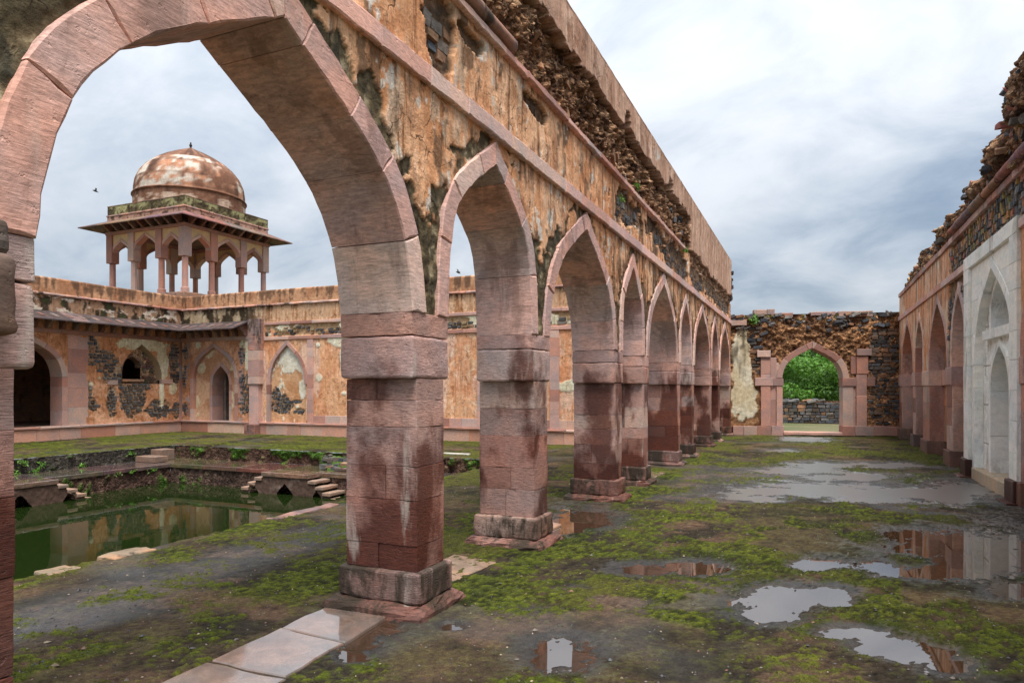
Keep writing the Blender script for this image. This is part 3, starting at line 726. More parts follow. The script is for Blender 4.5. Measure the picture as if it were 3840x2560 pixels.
# ------------------------------------------------------------------ the arcade between court and hall
PIERS = [(-1.61, -1.23), (1.08, 1.468), (4.09, 4.47), (6.28, 6.66), (9.31, 9.69), (11.05, 11.43), (14.11, 14.49), (15.93, 16.31), (19.02, 19.40), (20.85, 21.23), (23.9, 24.3)]
IMP = 0.07; SPR = 2.13
B1 = (3.76, 3.90); B2 = (4.55, 4.62); TOPZ = 5.93
def apex_of(span): return 3.53 if span > 2.0 else (3.54 if span > 1.5 else 3.45)
ARCHES = []
for (a, b) in zip(PIERS[:-1], PIERS[1:]):
    y0, y1 = a[1] + IMP, b[0] - IMP; span = y1 - y0
    ARCHES.append((y0, y1, SPR, apex_of(span), 0.19 if span > 2 else 0.17, PROF_W if span > 2 else PROF_N))
AF = Frame((AX, 0, 0), (0, 1, 0), (1, 0, 0))
DEEP = [(0.36, 0.185, 0.145), (0.33, 0.16, 0.12), (0.38, 0.215, 0.175), (0.40, 0.25, 0.21), (0.30, 0.145, 0.11), (0.42, 0.27, 0.23)]
def shaft(z):
    if rnd(.1, 1.9) > z: c = random.choice(DEEP); f = rnd(.85, 1.12); return tuple(v * f for v in c)
    return pink(1.05, .13)
def make_pier(root, ya, yb, near, dark=False, half=False):
    cell = 0.075 if near else 0.16
    x0, x1 = AXB, AX
    core = link('pier', box_mesh('pier', x0 + .025, x1 - .025, ya + .025, yb - .025, 0.0, SPR), M_PIER, root, (0.09, 0.05, 0.04))
    # worn foot moulding in two or three stones
    def foot(xa, xb, yA, yB, e):
        prof = [(e, -.02), (e * 1.03, .03), (e, .058), (e * .86, .074), (e * .72, .080), (e * .55, .096), (-.05, .10)]
        V = []; n = None
        for (o, z) in prof:
            c_ = .03; lp = densify([(xa - o + c_, yA - o), (xb + o - c_, yA - o), (xb + o, yA - o + c_), (xb + o, yB + o - c_), (xb + o - c_, yB + o), (xa - o + c_, yB + o), (xa - o, yB + o - c_), (xa - o, yA - o + c_)], .09 if near else .3)
            if n is None: n = len(lp)
            t = np.linspace(0, 1, len(lp), endpoint=False); 
            if len(lp) != n:
                lp = np.stack([np.interp(np.linspace(0, 1, n, endpoint=False), t, lp[:, 0]), np.interp(np.linspace(0, 1, n, endpoint=False), t, lp[:, 1])], 1)
            V += [(p[0] + rnd(-.012, .012), p[1] + rnd(-.012, .012), z + rnd(-.010, .008)) for p in lp]
        F = []
        for k in range(len(prof) - 1):
            for i in range(n): F.append((k * n + i, k * n + (i + 1) % n, (k + 1) * n + (i + 1) % n, (k + 1) * n + i))
        F.append(tuple(range((len(prof) - 1) * n, len(prof) * n)))
        return F, V
    F, V = foot(x0, x1, ya, yb, .125)
    link('foot_moulding', poly_mesh('foot_moulding', V, F), M_FOOT, core, pink(.72))
    k = 0.25 if dark else 0.85
    worn_box('plinth_block', x0 - .05, x1 + .05, ya - .05, yb + .05, .095, .315, M_FOOT, core, pink(k), .022, cell, .008)
    z = .315
    while z < 1.60:
        h = rnd(.16, .34)
        if 1.667 - (z + h) < .09: h = 1.667 - z
        sp = random.random()
        e = lambda: rnd(-.002, .0025)
        if sp < .3:
            xm = rnd(x0 + .2, x1 - .2)
            worn_box('ashlar_block', x0 + e(), xm - .0015, ya + e(), yb + e(), z + .0007, z + h - .0007, M_PIER, core, shaft(z), .0035, cell, .0022)
            worn_box('ashlar_block', xm + .0015, x1 + e(), ya + e(), yb + e(), z + .0007, z + h - .0007, M_PIER, core, shaft(z), .0035, cell, .0022)
        else:
            worn_box('ashlar_block', x0 + e(), x1 + e(), ya + e(), yb + e(), z + .0007, z + h - .0007, M_PIER, core, shaft(z), .0035, cell, .0022)
        z += h
    zm = rnd(1.93, 2.0)
    worn_box('impost_block', x0 - .004, x1 + .006, ya - IMP, yb + IMP, 1.667, zm - .0015, M_PIER, core, pinkv(1.15, .1), .022, cell, .005)
    worn_box('impost_block', x0 - .002, x1 + .002, ya - IMP + .003, yb + IMP - .003, zm + .0015, SPR, M_PIER, core, pinkv(1.2, .1), .008, cell, .005)
def arcade():
    root = thing('arcade', 'long ruined arcade of pointed pink sandstone arches with flaking orange plaster', 'arcade', (AX - .3, 12, 0))
    for i, (a, b) in enumerate(PIERS): make_pier(root, a, b, 1 <= i <= 5, dark=i in (7, 9))
    for i, (y0, y1, zs, za, w, pr) in enumerate(ARCHES):
        cuts = [.24, .48, .72, .93] if y1 - y0 > 2 else [.30, .58, .86]
        arch_ring('voussoir', root, AF, y0, y1, zs, za, w, AXB - AX, 0.012, pr, cuts, M_SOFF, lambda: pinkv(1.42), bev=.009, gap=.0025, jit=.004 if i < 5 else .002, step=.05 if i < 5 else .15)
    band('string_stone', root, AF, -1.7, 24.3, B1[0], B1[1], -.2, .045, .45, 1.05, M_SAND, lambda: pinkv(1.5, .1), bev=.008, gap=.002, jit=.004)
    band('string_stone', root, AF, -1.7, 15.0, B2[0], B2[1], -.2, .055, .5, 1.2, M_SAND, lambda: pink(1.4, .15), bev=.008, gap=.002, jit=.006)
    # face of the wall: plaster, bare mortar, rubble core
    pl_end = 15.7
    def fn(A, B):
        n1 = fbm(A * 1.2, B * 1.2, 4, 201); n2 = fbm(A * 4.2, B * 4.2, 4, 207); n3 = fbm(A * 13, B * 13, 4, 215); st = fbm(A * 7, B * 0.9, 4, 222); st2 = fbm(A * 16, B * 1.6, 3, 228)
        c = mixc((0.60, 0.275, 0.130), (0.76, 0.435, 0.25), ss(-.5, .6, n1 * .6 + st * .6 + n3 * .25))
        c = mixc(c, (0.76, 0.58, 0.42), ss(.15, .4, st2 * .6 + n2 * .5 + n3 * .2) * .6 * ss(14, 3, A))
        c = mixc(c, (0.36, 0.150, 0.070), ss(.2, .6, st * .7 + n2 * .5 + n3 * .2 - .1) * .7)
        c = mixc(c, (0.10, 0.06, 0.035), ss(.42, .6, fbm(A * 5, B * 1.6, 4, 231) + .25 * n3) * .75)
        c = mixc(c, (0.66, 0.60, 0.52), ss(.62, .70, fbm(A * 9, B * 5, 3, 233) + .1 * n3) * .8)
        # water stains running down the lower spandrels, stronger further along
        far = ss(6.5, 11, A)
        stn = ss(.05, .45, st2 * .55 + n2 * .35 + far * .25 - .12 + .22 * ss(3.4, 2.6, B) * far)
        c = mixc(c, (0.085, 0.055, 0.032), stn * (.35 + .5 * far))
        D = .006 * n2 + .003 * n3
        # bare mortar beside the rings
        dist = np.full(A.shape, 9.0)
        for (y0, y1, zs, za, w, pr) in ARCHES:
            m = (A > y0 - .7) & (A < y1 + .7)
            if m.any(): dist[m] = np.minimum(dist[m], arch_dist(A[m], B[m], y0, y1, zs, za, w, pr))
        low = ss(2.84, 2.80, B + .25 * n2 + .07 * n3)
        bare = np.maximum(low, ss(.158, .146, dist + .13 * n2 + .12 * n1 + .04 * n3 - .01) * ss(-.12, -.04, n1 + .12 + .2 * n2))
        bare = np.where(B < B1[0], bare, 0)
        bare = np.maximum(bare, ss(0.0, .1, blobs(A, B, [(1.6, 3.2, .6, .9), (.9, 3.0, .8, 1.0)], .25)) * (B < B1[0]))
        bc = mixc((0.075, 0.058, 0.033), (0.23, 0.17, 0.095), ss(-.4, .7, n3 * .8 + n2 * .5)); bc = mixc(bc, (0.36, .30, .19), ss(.35, .7, n3 + .3 * n2)); bc = mixc(bc, (.03, .028, .02), ss(.3, .6, fbm(A * 18, B * 9, 3, 237)) * .7)
        bc = mixc(bc, (.17, .09, .045), far * .5)
        c = mixc(c, bc, bare); D = D - bare * (.016 + .012 * n3)
        # stone showing through between the two string courses
        up = (B > B1[1] - .02) & (B < B2[0] + .02)
        pat = ss(.0, .06, blobs(A, B, [(4.45, 4.28, .22, .30), (4.95, 4.42, .25, .10), (6.35, 4.38, .3, .09), (10.2, 4.25, .9, .28), (12.0, 4.35, .9, .22), (14.2, 4.2, 1.5, .3), (16.8, 4.2, 1.3, .3), (19, 4.3, 1.5, .3), (22, 4.25, 2.2, .32)], .45, 4.0, 9))
        pat = np.where(up, pat, 0); pc = mixc((.09, .06, .04), (.22, .13, .075), ss(-.5, .6, n3))
        c = mixc(c, pc, pat); D = D - pat * (.05 + .02 * n3)
        # rubble core above the second course
        edge = 5.45 + .05 * fbm(A * 2.2, A * 0 + 1, 4, 240) - .14 * np.exp(-((A - 9.3) / .10) ** 2) * 0 + .22 * np.exp(-((A - 10.0) / .16) ** 4) + .22 * np.exp(-((A - 13.4) / .2) ** 4)
        lowe = 4.72 + .10 * fbm(A * 2.5, A * 0 + 3, 3, 250)
        edge = edge + .045 * fbm(A * 6, B * 6, 4, 243) + .02 * n3
        core = np.where(A < pl_end, (B > B2[1]) & (B < edge), (B > 3.92) & (B < lowe) & (pat > -1) & (B > 4.45)).astype(float)
        rdeep = -.05 - .06 * ss(5.2, 5.42, B) + .11 * fbm(A * 2.0, B * 2.6, 5, 260, .65) - .07 * np.abs(fbm(A * 7, B * 8, 3, 262)) + .03 * n3 + .02 * fbm(A * 30, B * 30, 2, 266)
        rc = mixc((0.13, 0.065, 0.035), (0.30, 0.165, 0.09), ss(-.6, .7, n3 + .5 * n2)); rc = mixc(rc, (.07, .035, .02), ss(.2, .8, fbm(A * 5, B * 5, 4, 270)))
        rc = mixc(rc, (.40, .25, .15), ss(.55, .9, n3 + .3 * n1))
        c = np.where(core[..., None] > .5, rc, c); D = np.where(core > .5, np.where(A < pl_end, rdeep, -.05 + .04 * n3), D)
        # upper plaster parapet, browner and streaked
        par = np.where(A < pl_end, B >= edge, B >= lowe); pk = mixc((0.40, 0.225, 0.15), (0.58, 0.37, 0.26), ss(-.6, .6, st * .8 + st2 * .5 + n1 * .3))
        pk = mixc(pk, (.16, .10, .07), ss(.3, .8, st2 + .3 * n2) * .6 * ss(5.2, 5.9, B)); pk = mixc(pk, (.56, .47, .40), ss(.15, .3, blobs(A, B, [(12.1, 5.72, .28, .14)], .35, 6)))
        c = np.where(par[..., None], pk, c); D = np.where(par, .004 * n2 + (.02 if True else 0), D)
        return D, c
    us = np.concatenate([np.arange(-1.65, .9, .05), graded(.9, 24.3, .0046, .009)])
    vs = np.concatenate([np.arange(SPR, 5.90, .012), [5.91, TOPZ]])
    def mask(A, B):
        ok = np.ones(A.shape, bool)
        for a in ARCHES: ok &= ~(B < arch_top(A, *a))
        ok &= ~((B > B1[0] + .02) & (B < B1[1] - .02))
        return ok
    relief('wall_face', root, AF, us, vs[vs < 4.60], fn, M_FLAKE, mask)
    relief('rubble_core', root, AF, us, vs[(vs > 4.575) & (vs < 5.42)], fn, M_RUBB, lambda A, B: A < pl_end)
    relief('upper_plaster', root, AF, us, vs[vs > 5.395], fn, M_FLAKE2, lambda A, B: A < pl_end)
    relief('upper_plaster', root, AF, us, vs[vs > 4.575], fn, M_FLAKE2, lambda A, B: A >= pl_end)
    # court side, top and end of the wall
    uu = np.arange(-1.65, 24.31, .1); V = []; F = []
    zl = np.full(uu.shape, SPR)
    for a in ARCHES: zl = np.maximum(zl, arch_top(uu, *a))
    for a, z in zip(uu, zl): V += [AF.w(a, z, AXB - AX + .01), AF.w(a, TOPZ + .03, AXB - AX + .01), AF.w(a, TOPZ + .03, -.10), AF.w(a, TOPZ - .02, .022)]
    for i in range(len(uu) - 1):
        for k in range(3): F.append((4 * i + k, 4 * i + 4 + k, 4 * i + 5 + k, 4 * i + 1 + k))
    me = poly_mesh('wall_back', V, F); link('wall_back', me, M_PLAIN, root, (0.36, 0.20, 0.13))
    ef = Frame((0, 24.31, 0), (1, 0, 0), (0, 1, 0))
    link('wall_end', box_mesh('wall_end', AXB + .01, AX - .03, 24.2, 24.32, 2.1, TOPZ), M_ROCK, root, (.12, .08, .06))
    nf = Frame((0, -1.64, 0), (1, 0, 0), (0, -1, 0))
    link('wall_end', box_mesh('wall_end', AXB + .01, AX - .03, -1.66, -1.6, 2.1, TOPZ), M_ROCK, root, (.25, .15, .10))
    n = 0
    for k in range(40):      # ragged far end against the sky
        z = rnd(4.5, 5.75); rock('rubble_stone', root, AF, 24.3 + rnd(0, .12), z, -rnd(.0, .4), rnd(.12, .3), rnd(.06, .13), rnd(.12, .3), basalt(1.2), meshes=BLOCKS)
    # loose stones held in the rubble
    for k in range(270):
        a = 1.5 + 14 * random.random() ** 1.3; b = rnd(4.68, 5.36); s = rnd(.03, .10) * (1 if random.random() < .85 else 1.5)
        d = -.10 - .05 * max(0, min(1, (b - 5.1) / .32)) + rnd(-.03, .05)
        rock('rubble_stone', root, AF, a, b, d, s * rnd(.9, 1.6), s * rnd(.6, 1), s * 1.2, basalt(1.5) if random.random() < .35 else (lambda f: (.30 * f, .175 * f, .10 * f))(rnd(.5, 1.3)), rot=rnd(-1, 1), meshes=BLOCKS if random.random() < .2 else ROCKS)
    PATS = [(4.45, 4.28, .20, .28), (4.95, 4.42, .2, .08), (6.35, 4.38, .25, .06), (10.2, 4.25, .8, .24), (12.0, 4.35, .8, .18), (14.2, 4.2, 1.3, .26), (16.8, 4.2, 1.2, .28), (19, 4.3, 1.4, .26), (22, 4.25, 2.0, .28)]
    def inp(a, b): return 3.93 < b < 4.53 and any(((a - p[0]) / p[2]) ** 2 + ((b - p[1]) / p[3]) ** 2 < 1 for p in PATS)
    stone_courses('rubble_stone', root, AF, 4.1, 24.2, 3.95, 4.53, inp, -.045, (.06, .13), (.07, .2), .02, .12, lambda: basalt(1.5) if random.random() < .7 else (.2, .125, .075), 260)
    # length of round moulding lodged on the second course
    V = []; F = []; ns = 14; nl = 16
    for i in range(nl):
        a = 4.05 + 1.62 * i / (nl - 1)
        for k in range(ns):
            t = 2 * math.pi * k / ns; r = .062 + .006 * mnoise.noise(Vector((a * 3, k * .4, 0)))
            V.append(AF.w(a, 4.70 + r * math.sin(t), .03 + r * math.cos(t)))
    for i in range(nl - 1):
        for k in range(ns): F.append((i * ns + k, i * ns + (k + 1) % ns, (i + 1) * ns + (k + 1) % ns, (i + 1) * ns + k))
    F += [tuple(range(ns)), tuple(range((nl - 1) * ns, nl * ns))]
    link('round_moulding', poly_mesh('round_moulding', V, F, True), M_PLAIN, root, (0.33, 0.20, 0.15))
    # springer stub corbelled from the nearest pier toward the hall
    worn_box('springer_stub', AX - .02, -2.395, 1.10, 1.42, 1.77, 2.04, M_PLAIN, root, (.16, .115, .09), .05, .05, .014)
    worn_box('springer_stub', AX - .02, -2.42, 1.12, 1.40, 2.03, 2.16, M_PLAIN, root, (.17, .12, .09), .05, .05, .014)
    return root
arcade()

# ------------------------------------------------------------------ niche wall on the right of the hall
RF = Frame((RX, 0, 0), (0, 1, 0), (-1, 0, 0))
R_ARCH = [(5.0, 6.3, SPR - .1, 3.45, .17, PROF_N), (8.4, 11.1, SPR - .1, 3.53, .19, PROF_W), (14.95, 16.2, SPR - .1, 3.45, .16, PROF_N), (16.82, 19.12, SPR - .1, 3.50, .17, PROF_W), (20.15, 21.5, SPR - .1, 3.42, .15, PROF_N), (22.05, 24.55, SPR - .1, 3.50, .17, PROF_W)]
MB = (11.25, 14.80)     # the marble frame
def orange_wall(A, B, seed, streak=1.0):
    n1 = fbm(A * 1.2, B * 1.2, 4, seed); n2 = fbm(A * 4.2, B * 4.2, 4, seed + 7); n3 = fbm(A * 13, B * 13, 4, seed + 15); st = fbm(A * 7, B * .8, 4, seed + 22); st2 = fbm(A * 15, B * 1.3, 3, seed + 28)
    c = mixc((0.60, 0.26, 0.125), (0.76, 0.425, 0.265), ss(-.5, .6, n1 * .6 + st * .5 + n3 * .25))
    c = mixc(c, (0.66, 0.47, 0.31), ss(.2, .7, st2 * .5 + n2 * .5) * .5)
    c = mixc(c, (0.30, 0.13, 0.06), ss(.25, .8, st * .7 + n2 * .5) * .5 * streak)
    return c, n1, n2, n3, st, st2
def niche_wall():
    root = thing('blind_arcade', 'ruined right-hand hall wall with blind pointed niches and crumbling top', 'wall', (RX + .3, 14, 0))
    for (y0, y1, zs, za, w, pr) in R_ARCH:
        wide = y1 - y0 > 2
        arch_ring('voussoir', root, RF, y0, y1, zs, za, w, -.42, 0.010, pr, [.3, .6, .9] if wide else [.4, .85], M_SOFF, lambda: pink(1.3, .1), bev=.008, jit=.003, step=.12)
        # niche back: ashlar dado below, plaster above
        b = .33
        while b < 1.66:
            e = min(1.66, b + rnd(.25, .5)); band('niche_stone', root, RF, y0 + .02, y1 - .02, b, e, -.5, -.30, .4, .9, M_DRY, lambda: tuple(v * f for v, f in zip(pink(1.3, .18), (1.1, 1.0, .8))), bev=.006, gap=.0015, jit=.002, step=.3); b = e
        band('niche_stone', root, RF, y0 - .02, y1 + .02, 1.66, SPR - .1, -.5, -.24, .5, 1.0, M_DRY, lambda: pink(1.25), bev=.012, gap=.001, jit=.002, step=.3)
        def fn(A, B):
            c, n1, n2, n3, st, st2 = orange_wall(A, B, 400 + int(y0 * 10)); c = mixc(c, (.24, .16, .12), ss(-.3, .5, n1 + .5 * st)); return -.30 + .004 * n2, c
        relief('niche_plaster', root, RF, np.arange(y0 - .1, y1 + .1, .06), np.arange(SPR - .12, za + .08, .06), fn, M_WALL)
    # piers and pedestals between the niches
    segs = [(3.0, 5.0), (6.3, 8.4), (11.1, 11.28), (14.72, 14.95), (16.2, 16.82), (19.12, 20.15), (21.5, 22.05), (24.55, 25.3)]
    for (a, b) in segs:
        z = .33
        while z < 1.60:
            h = min(rnd(.25, .6), 1.66 - z)
            if 1.66 - z - h < .12: h = 1.66 - z
            prism('ashlar_block', rect(a + .03, b - .03, z, z + h), RF, -.4, rnd(.0, .008), M_DRY, root, pink(1.15, .2), bev=.007, gap=.0015, jit=.002, step=.2); z += h
        prism('impost_block', rect(a - .05, b + .05, 1.66, SPR - .1), RF, -.4, .025, M_DRY, root, pink(1.2), bev=.012, gap=.001, jit=.003, step=.2)
        prism('pedestal', rect(a - .04, b + .04, 0, .33), RF, -.4, .06, M_DRY, root, pink(.55), bev=.014, gap=.001, jit=.004, step=.2)
        for e in (a, b):   # reveal of the niche
            prism('jamb_stone', rect(e - .04, e + .04, .33, 1.66), RF, -.42, -.004, M_DRY, root, pink(1.1), bev=.008, jit=.002, step=.3)
    # string courses, round moulding
    band('string_stone', root, RF, 14.80, 25.3, B1[0], B1[1], -.2, .04, .5, 1.2, M_SAND, lambda: pink(1.35, .12), bev=.007, jit=.003)
    band('string_stone', root, RF, 3.0, 11.25, B1[0], B1[1], -.2, .04, .5, 1.2, M_SAND, lambda: pink(1.35, .12), bev=.007, jit=.003)
    band('string_stone', root, RF, 3.0, 25.1, 4.50, 4.62, -.2, .045, .22, .6, M_SAND, lambda: pink(.95, .3), bev=.006, jit=.003)
    ns = 12; a = 3.0
    while a < 15.9:
        e = min(15.9, a + rnd(.7, 1.3)); V = []; F = []; nl = 8; r0 = .075 + rnd(-.006, .006); cz = 4.70 + rnd(-.006, .006)
        for i in range(nl):
            q = a + (e - a - .006) * i / (nl - 1)
            for k in range(ns): t = 2 * math.pi * k / ns; r = r0 + .008 * mnoise.noise(Vector((q * 4, k * .5, 3))); V.append(RF.w(q, cz + r * math.sin(t), .06 + r * math.cos(t)))
        for i in range(nl - 1):
            for k in range(ns): F.append((i * ns + k, i * ns + (k + 1) % ns, (i + 1) * ns + (k + 1) % ns, (i + 1) * ns + k))
        F += [tuple(range(ns)), tuple(range((nl - 1) * ns, nl * ns))]
        link('round_moulding', poly_mesh('round_moulding', V, F, True), M_PLAIN, root, tuple(v * rnd(.7, 1.2) for v in (.26, .16, .12))); a = e
    # wall face
    def rub(A): return ss(16.6, 16.2, A + .25 * fbm(A * 2, A * 0, 3, 5))
    def fn(A, B):
        c, n1, n2, n3, st, st2 = orange_wall(A, B, 500)
        c = mixc(c, (.62, .58, .47), ss(.15, .45, st2 * .8 + .2 * n1) * .75)           # grey-white lime runs
        c = mixc(c, (.12, .10, .07), ss(.35, .7, fbm(A * 13, B * .9, 3, 533)) * .75)
        k = np.where(B > B1[1], rub(A), 0); k = np.maximum(k, np.where(B < B1[0], ss(16.75, 16.6, A) * ss(14.6, 14.7, A), 0))
        rc = mixc((.11, .07, .045), (.30, .18, .09), ss(-.5, .6, n3 + .4 * n2))
        c = mixc(c, rc, k); return .004 * n2 - k * (.05 + .03 * n3), c
    def mask(A, B):
        ok = ~((B > B1[0] + .02) & (B < B1[1] - .02)) & ~((A > MB[0] + .05) & (A < MB[1] - .05) & (B < B1[1] - .03))
        for a in R_ARCH: ok &= ~(B < arch_top(A, *a))
        return ok
    relief('wall_face', root, RF, graded(3.0, 25.3, .0035, .03), np.arange(SPR - .1, 4.55, .025), fn, M_WALL, mask)
    stone_courses('rubble_stone', root, RF, 10.8, 16.5, 3.93, 4.48, lambda a, b: random.random() < .93, -.01, (.08, .14), (.05, .13), .02, .12, lambda: basalt(1.7) if random.random() < .6 else (rnd(.22, .4), rnd(.13, .24), rnd(.07, .13)), 290)
    stone_courses('rubble_stone', root, RF, 14.85, 16.7, 2.6, 3.72, lambda a, b: b > max(arch_top(np.array([a]), *R_ARCH[2], 1.0)[0], 0) + .05 and b < 3.72, -.01, (.08, .14), (.07, .16), .02, .12, lambda: basalt(1.6), 60)
    # crumbling rubble mass on top, leaning over the hall
    prof = [(3, 6.3), (8, 6.2), (10.6, 5.85), (11.2, 5.78), (11.75, 5.62), (12.2, 5.46), (12.45, 5.38), (13.1, 5.32), (13.5, 5.22), (14.0, 5.18), (14.8, 5.28), (16.0, 5.25), (17.0, 5.28), (18.2, 5.22), (19.5, 5.12), (21, 5.22), (22.5, 5.15), (23.8, 5.0), (25.2, 4.85)]
    py_, pz_ = zip(*prof); us = graded(3.0, 25.3, .0032, .03); nv = 44; nt_ = 10
    top = np.interp(us, py_, pz_) + .07 * fbm(us * 2.6, us * 0 + 2, 4, 600)
    P = np.zeros((nv + nt_, len(us), 3)); A = np.tile(us, (nv + nt_, 1)); B = np.zeros_like(A); D = np.zeros_like(A)
    for i in range(nv):
        v = i / (nv - 1); B[i] = 4.60 + (top - 4.60) * v
    for i in range(nt_): B[nv + i] = top
    v = np.clip((B - 4.6) / np.maximum(top - 4.6, .1), 0, 1); near = ss(15.5, 11.5, A)
    n = fbm(A * 1.7, B * 2.3, 5, 610, .62); n3 = fbm(A * 9, B * 9, 4, 620); ld = fbm(A * 1.1, B * 3.0, 3, 630)
    D = -.12 + near * (.10 * ss(0.1, .55, v) + .20 * ss(-.1, .5, ld)) + .13 * n + .05 * n3
    for i in range(nt_): D[nv + i] = D[nv - 1] + (-.75 - D[nv - 1]) * (i + 1) / nt_; B[nv + i] += .06 * n3[nv + i]
    C = mixc((.10, .055, .035), (.30, .165, .09), ss(-.6, .7, n3 + .6 * n)); C = mixc(C, (.055, .035, .025), ss(.1, .8, fbm(A * 4, B * 6, 4, 640)) * .8); C = mixc(C, (.40, .26, .16), ss(.5, .9, n3 + .3 * n))
    link('rubble_core', grid_mesh('rubble_core', RF.grid(A, B, D), None, {'Col': C}), M_RUBB, root)
    for k in range(230):
        a = 10.6 + 14.6 * random.random() ** 1.25; j = int(np.argmin(np.abs(us - a))); v = random.random() ** .8; i = int(v * (nv - 1)); s = rnd(.05, .16)
        rock('rubble_stone', root, RF, a, B[i, j], D[i, j] + rnd(-.06, .0), s * rnd(1, 1.6), s * rnd(.5, .9), s * 1.4, basalt(1.5) if random.random() < .5 else (rnd(.22, .4), rnd(.13, .24), rnd(.07, .14)), rot=rnd(-.5, .5), meshes=BLOCKS if random.random() < .25 else ROCKS)
    link('wall_back', box_mesh('wall_back', RX + .95, RX + 1.25, 3.0, 25.3, 0, 4.9), M_PLAIN, root, (.3, .18, .12))
    V = [RF.w(*p) for p in ((12.6, 4.6, -.55), (22, 4.6, -.55), (21.6, 5.30, -.55), (18.5, 5.42, -.6), (15.5, 5.62, -.6), (12.6, 5.75, -.6))]; n = len(V)
    V += [(x + .25, y, z) for x, y, z in V]
    link('back_parapet', poly_mesh('back_parapet', V, [tuple(range(n)), tuple(range(n, 2 * n))[::-1]] + [(i, (i + 1) % n, n + (i + 1) % n, n + i) for i in range(n)]), M_PLAIN, root, (.42, .34, .28))
    return root
niche_wall()

def marble_frame():
    root = thing('marble_portal', 'white marble portal panel with an upper window niche over a blind doorway', 'portal', (RX, 13, 0))
    a0, a1 = MB; cy = 12.92; top = 3.95
    wm = lambda **k: white()
    def blocks(name, x0, x1, z0, z1, d0, d1, hmin=.3, hmax=.7):
        z = z0
        while z < z1 - .01:
            e = z + rnd(hmin, hmax)
            if z1 - e < .15: e = z1
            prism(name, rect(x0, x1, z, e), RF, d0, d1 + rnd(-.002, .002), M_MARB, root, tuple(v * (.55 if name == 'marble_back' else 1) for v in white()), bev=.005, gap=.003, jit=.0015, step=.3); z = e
    # outer border
    blocks('marble_block', a1 - .40, a1, .33, top - .22, -.3, .05); blocks('marble_block', a0, a0 + .40, .33, top - .22, -.3, .05)
    band('marble_block', root, RF, a0, a1, top - .22, top, -.3, .05, .5, .9, M_MARB, white, bev=.004, gap=.0018, jit=.001, step=.3)
    for s in (a0 + .2, a1 - .2):
        prism('pedestal', rect(s - .23, s + .23, 0, .33), RF, -.3, .10, M_PIER, root, pink(.42), bev=.012, gap=.001, jit=.004, step=.2)
        prism('pedestal_slab', rect(s - .30, s + .30, -.02, .035), RF, -.3, .19, M_PIER, root, pink(.8), bev=.012, gap=.001, jit=.006, step=.1)
    blocks('marble_block', a1 - .52, a1 - .415, .1, top - .23, -.3, -.005)
    # field with the big arch
    bi, bo = cy - 1.22, cy + 1.22; zs = 2.0; za = 3.50
    us = np.arange(a0 + .38, a1 - .38, .03); vs = np.arange(1.95, top - .2, .03)
    # spandrel slabs as courses cut by the arch
    I, E, m = arch_curve(bi, bo, zs, za, .12, PROF_W)
    arch_ring('marble_voussoir', root, RF, bi, bo, zs, za, .16, -.3, .008, PROF_W, [.25, .5, .75], M_MARB, white, bev=.004, gap=.0015, jit=.001, step=.2)
    z = zs
    while z < top - .23:
        e = min(top - .22, z + rnd(.22, .34))
        zc = (z + e) / 2
        Q = arch_curve(bi, bo, zs, za, .16, PROF_W)[1]
        def ya(zz): return np.interp(zz, Q[:, 1], Q[:, 0]) if zz < Q[-1, 1] else cy
        yl0, yl1 = ya(z), ya(e)
        if yl0 > a0 + .41 or True:
            for sgn in (-1, 1):
                pl = [(a0 + .405, z), (max(yl0, a0 + .42), z), (max(yl1, a0 + .42), e), (a0 + .405, e)]
                if sgn > 0: pl = [(2 * cy - p[0] if p[0] > a0 + .41 else a1 - .405, p[1]) for p in pl][::-1]
                if abs(pl[0][0] - pl[1][0]) > .03 or abs(pl[2][0] - pl[3][0]) > .03: prism('marble_block', pl, RF, -.3, rnd(-.002, .003), M_MARB, root, white(), bev=.003, gap=.0015, jit=.001, step=.3)
        z = e
    blocks('marble_block', bo, a1 - .53, .1, zs, -.3, 0.0); blocks('marble_block', a0 + .405, bi, .1, zs, -.3, 0.0)
    # recessed tympanum inside the arch, window niche above, doorway below
    wy0, wy1 = cy - .60, cy + .56; dz0 = .22
    def tmask(A, B):
        ok = B < arch_top(A, bi, bo, zs, za, .16, PROF_W, .3); ok |= (B < zs) & (A > bi) & (A < bo)
        ok &= ~(B < np.where((A > wy0) & (A < wy1) & (B > 2.55), arch_top(A, wy0, wy1, 2.75, 3.36, .1, PROF_W, .5), -1))
        ok &= ~((B < arch_top(A, wy0, wy1, 1.55, 2.26, .11, PROF_W, .5)) | ((A > wy0 - .05) & (A < wy1 + .05) & (B < 1.55)))
        return ok
    def tf(A, B):
        n = fbm(A * 3, B * 3, 4, 700); jo = np.minimum(np.abs((B / .33) % 1 - .5), 1); jo = ss(.485, .5, np.abs((B / .33) % 1 - .5))
        row = np.floor(B / .33 + .5); jv = ss(.49, .5, np.abs(((A + row * .37) / .6) % 1 - .5)); j = np.maximum(jo, jv)
        c = mixc((.76, .76, .71), (.86, .86, .82), ss(-.5, .5, n)); c = mixc(c, (.50, .44, .34), ss(.25, .6, fbm(A * 5, B * .8, 4, 705)) * .6); c = mixc(c, (.22, .19, .15), j * .85); return -.13 - .004 * j + .001 * n, c
    relief('tympanum', root, RF, np.arange(bi, bo + .02, .02), np.arange(.1, za + .02, .02), tf, M_WALL, tmask)
    arch_ring('marble_voussoir', root, RF, wy0, wy1, 2.75, 3.36, .10, -.9, -.10, PROF_W, [.5], M_MARB, white, bev=.004, gap=.0015, jit=.001, step=.2)
    arch_ring('marble_voussoir', root, RF, wy0, wy1, 1.55, 2.26, .11, -.9, -.095, PROF_W, [.5], M_MARB, white, bev=.004, gap=.0015, jit=.001, step=.2)
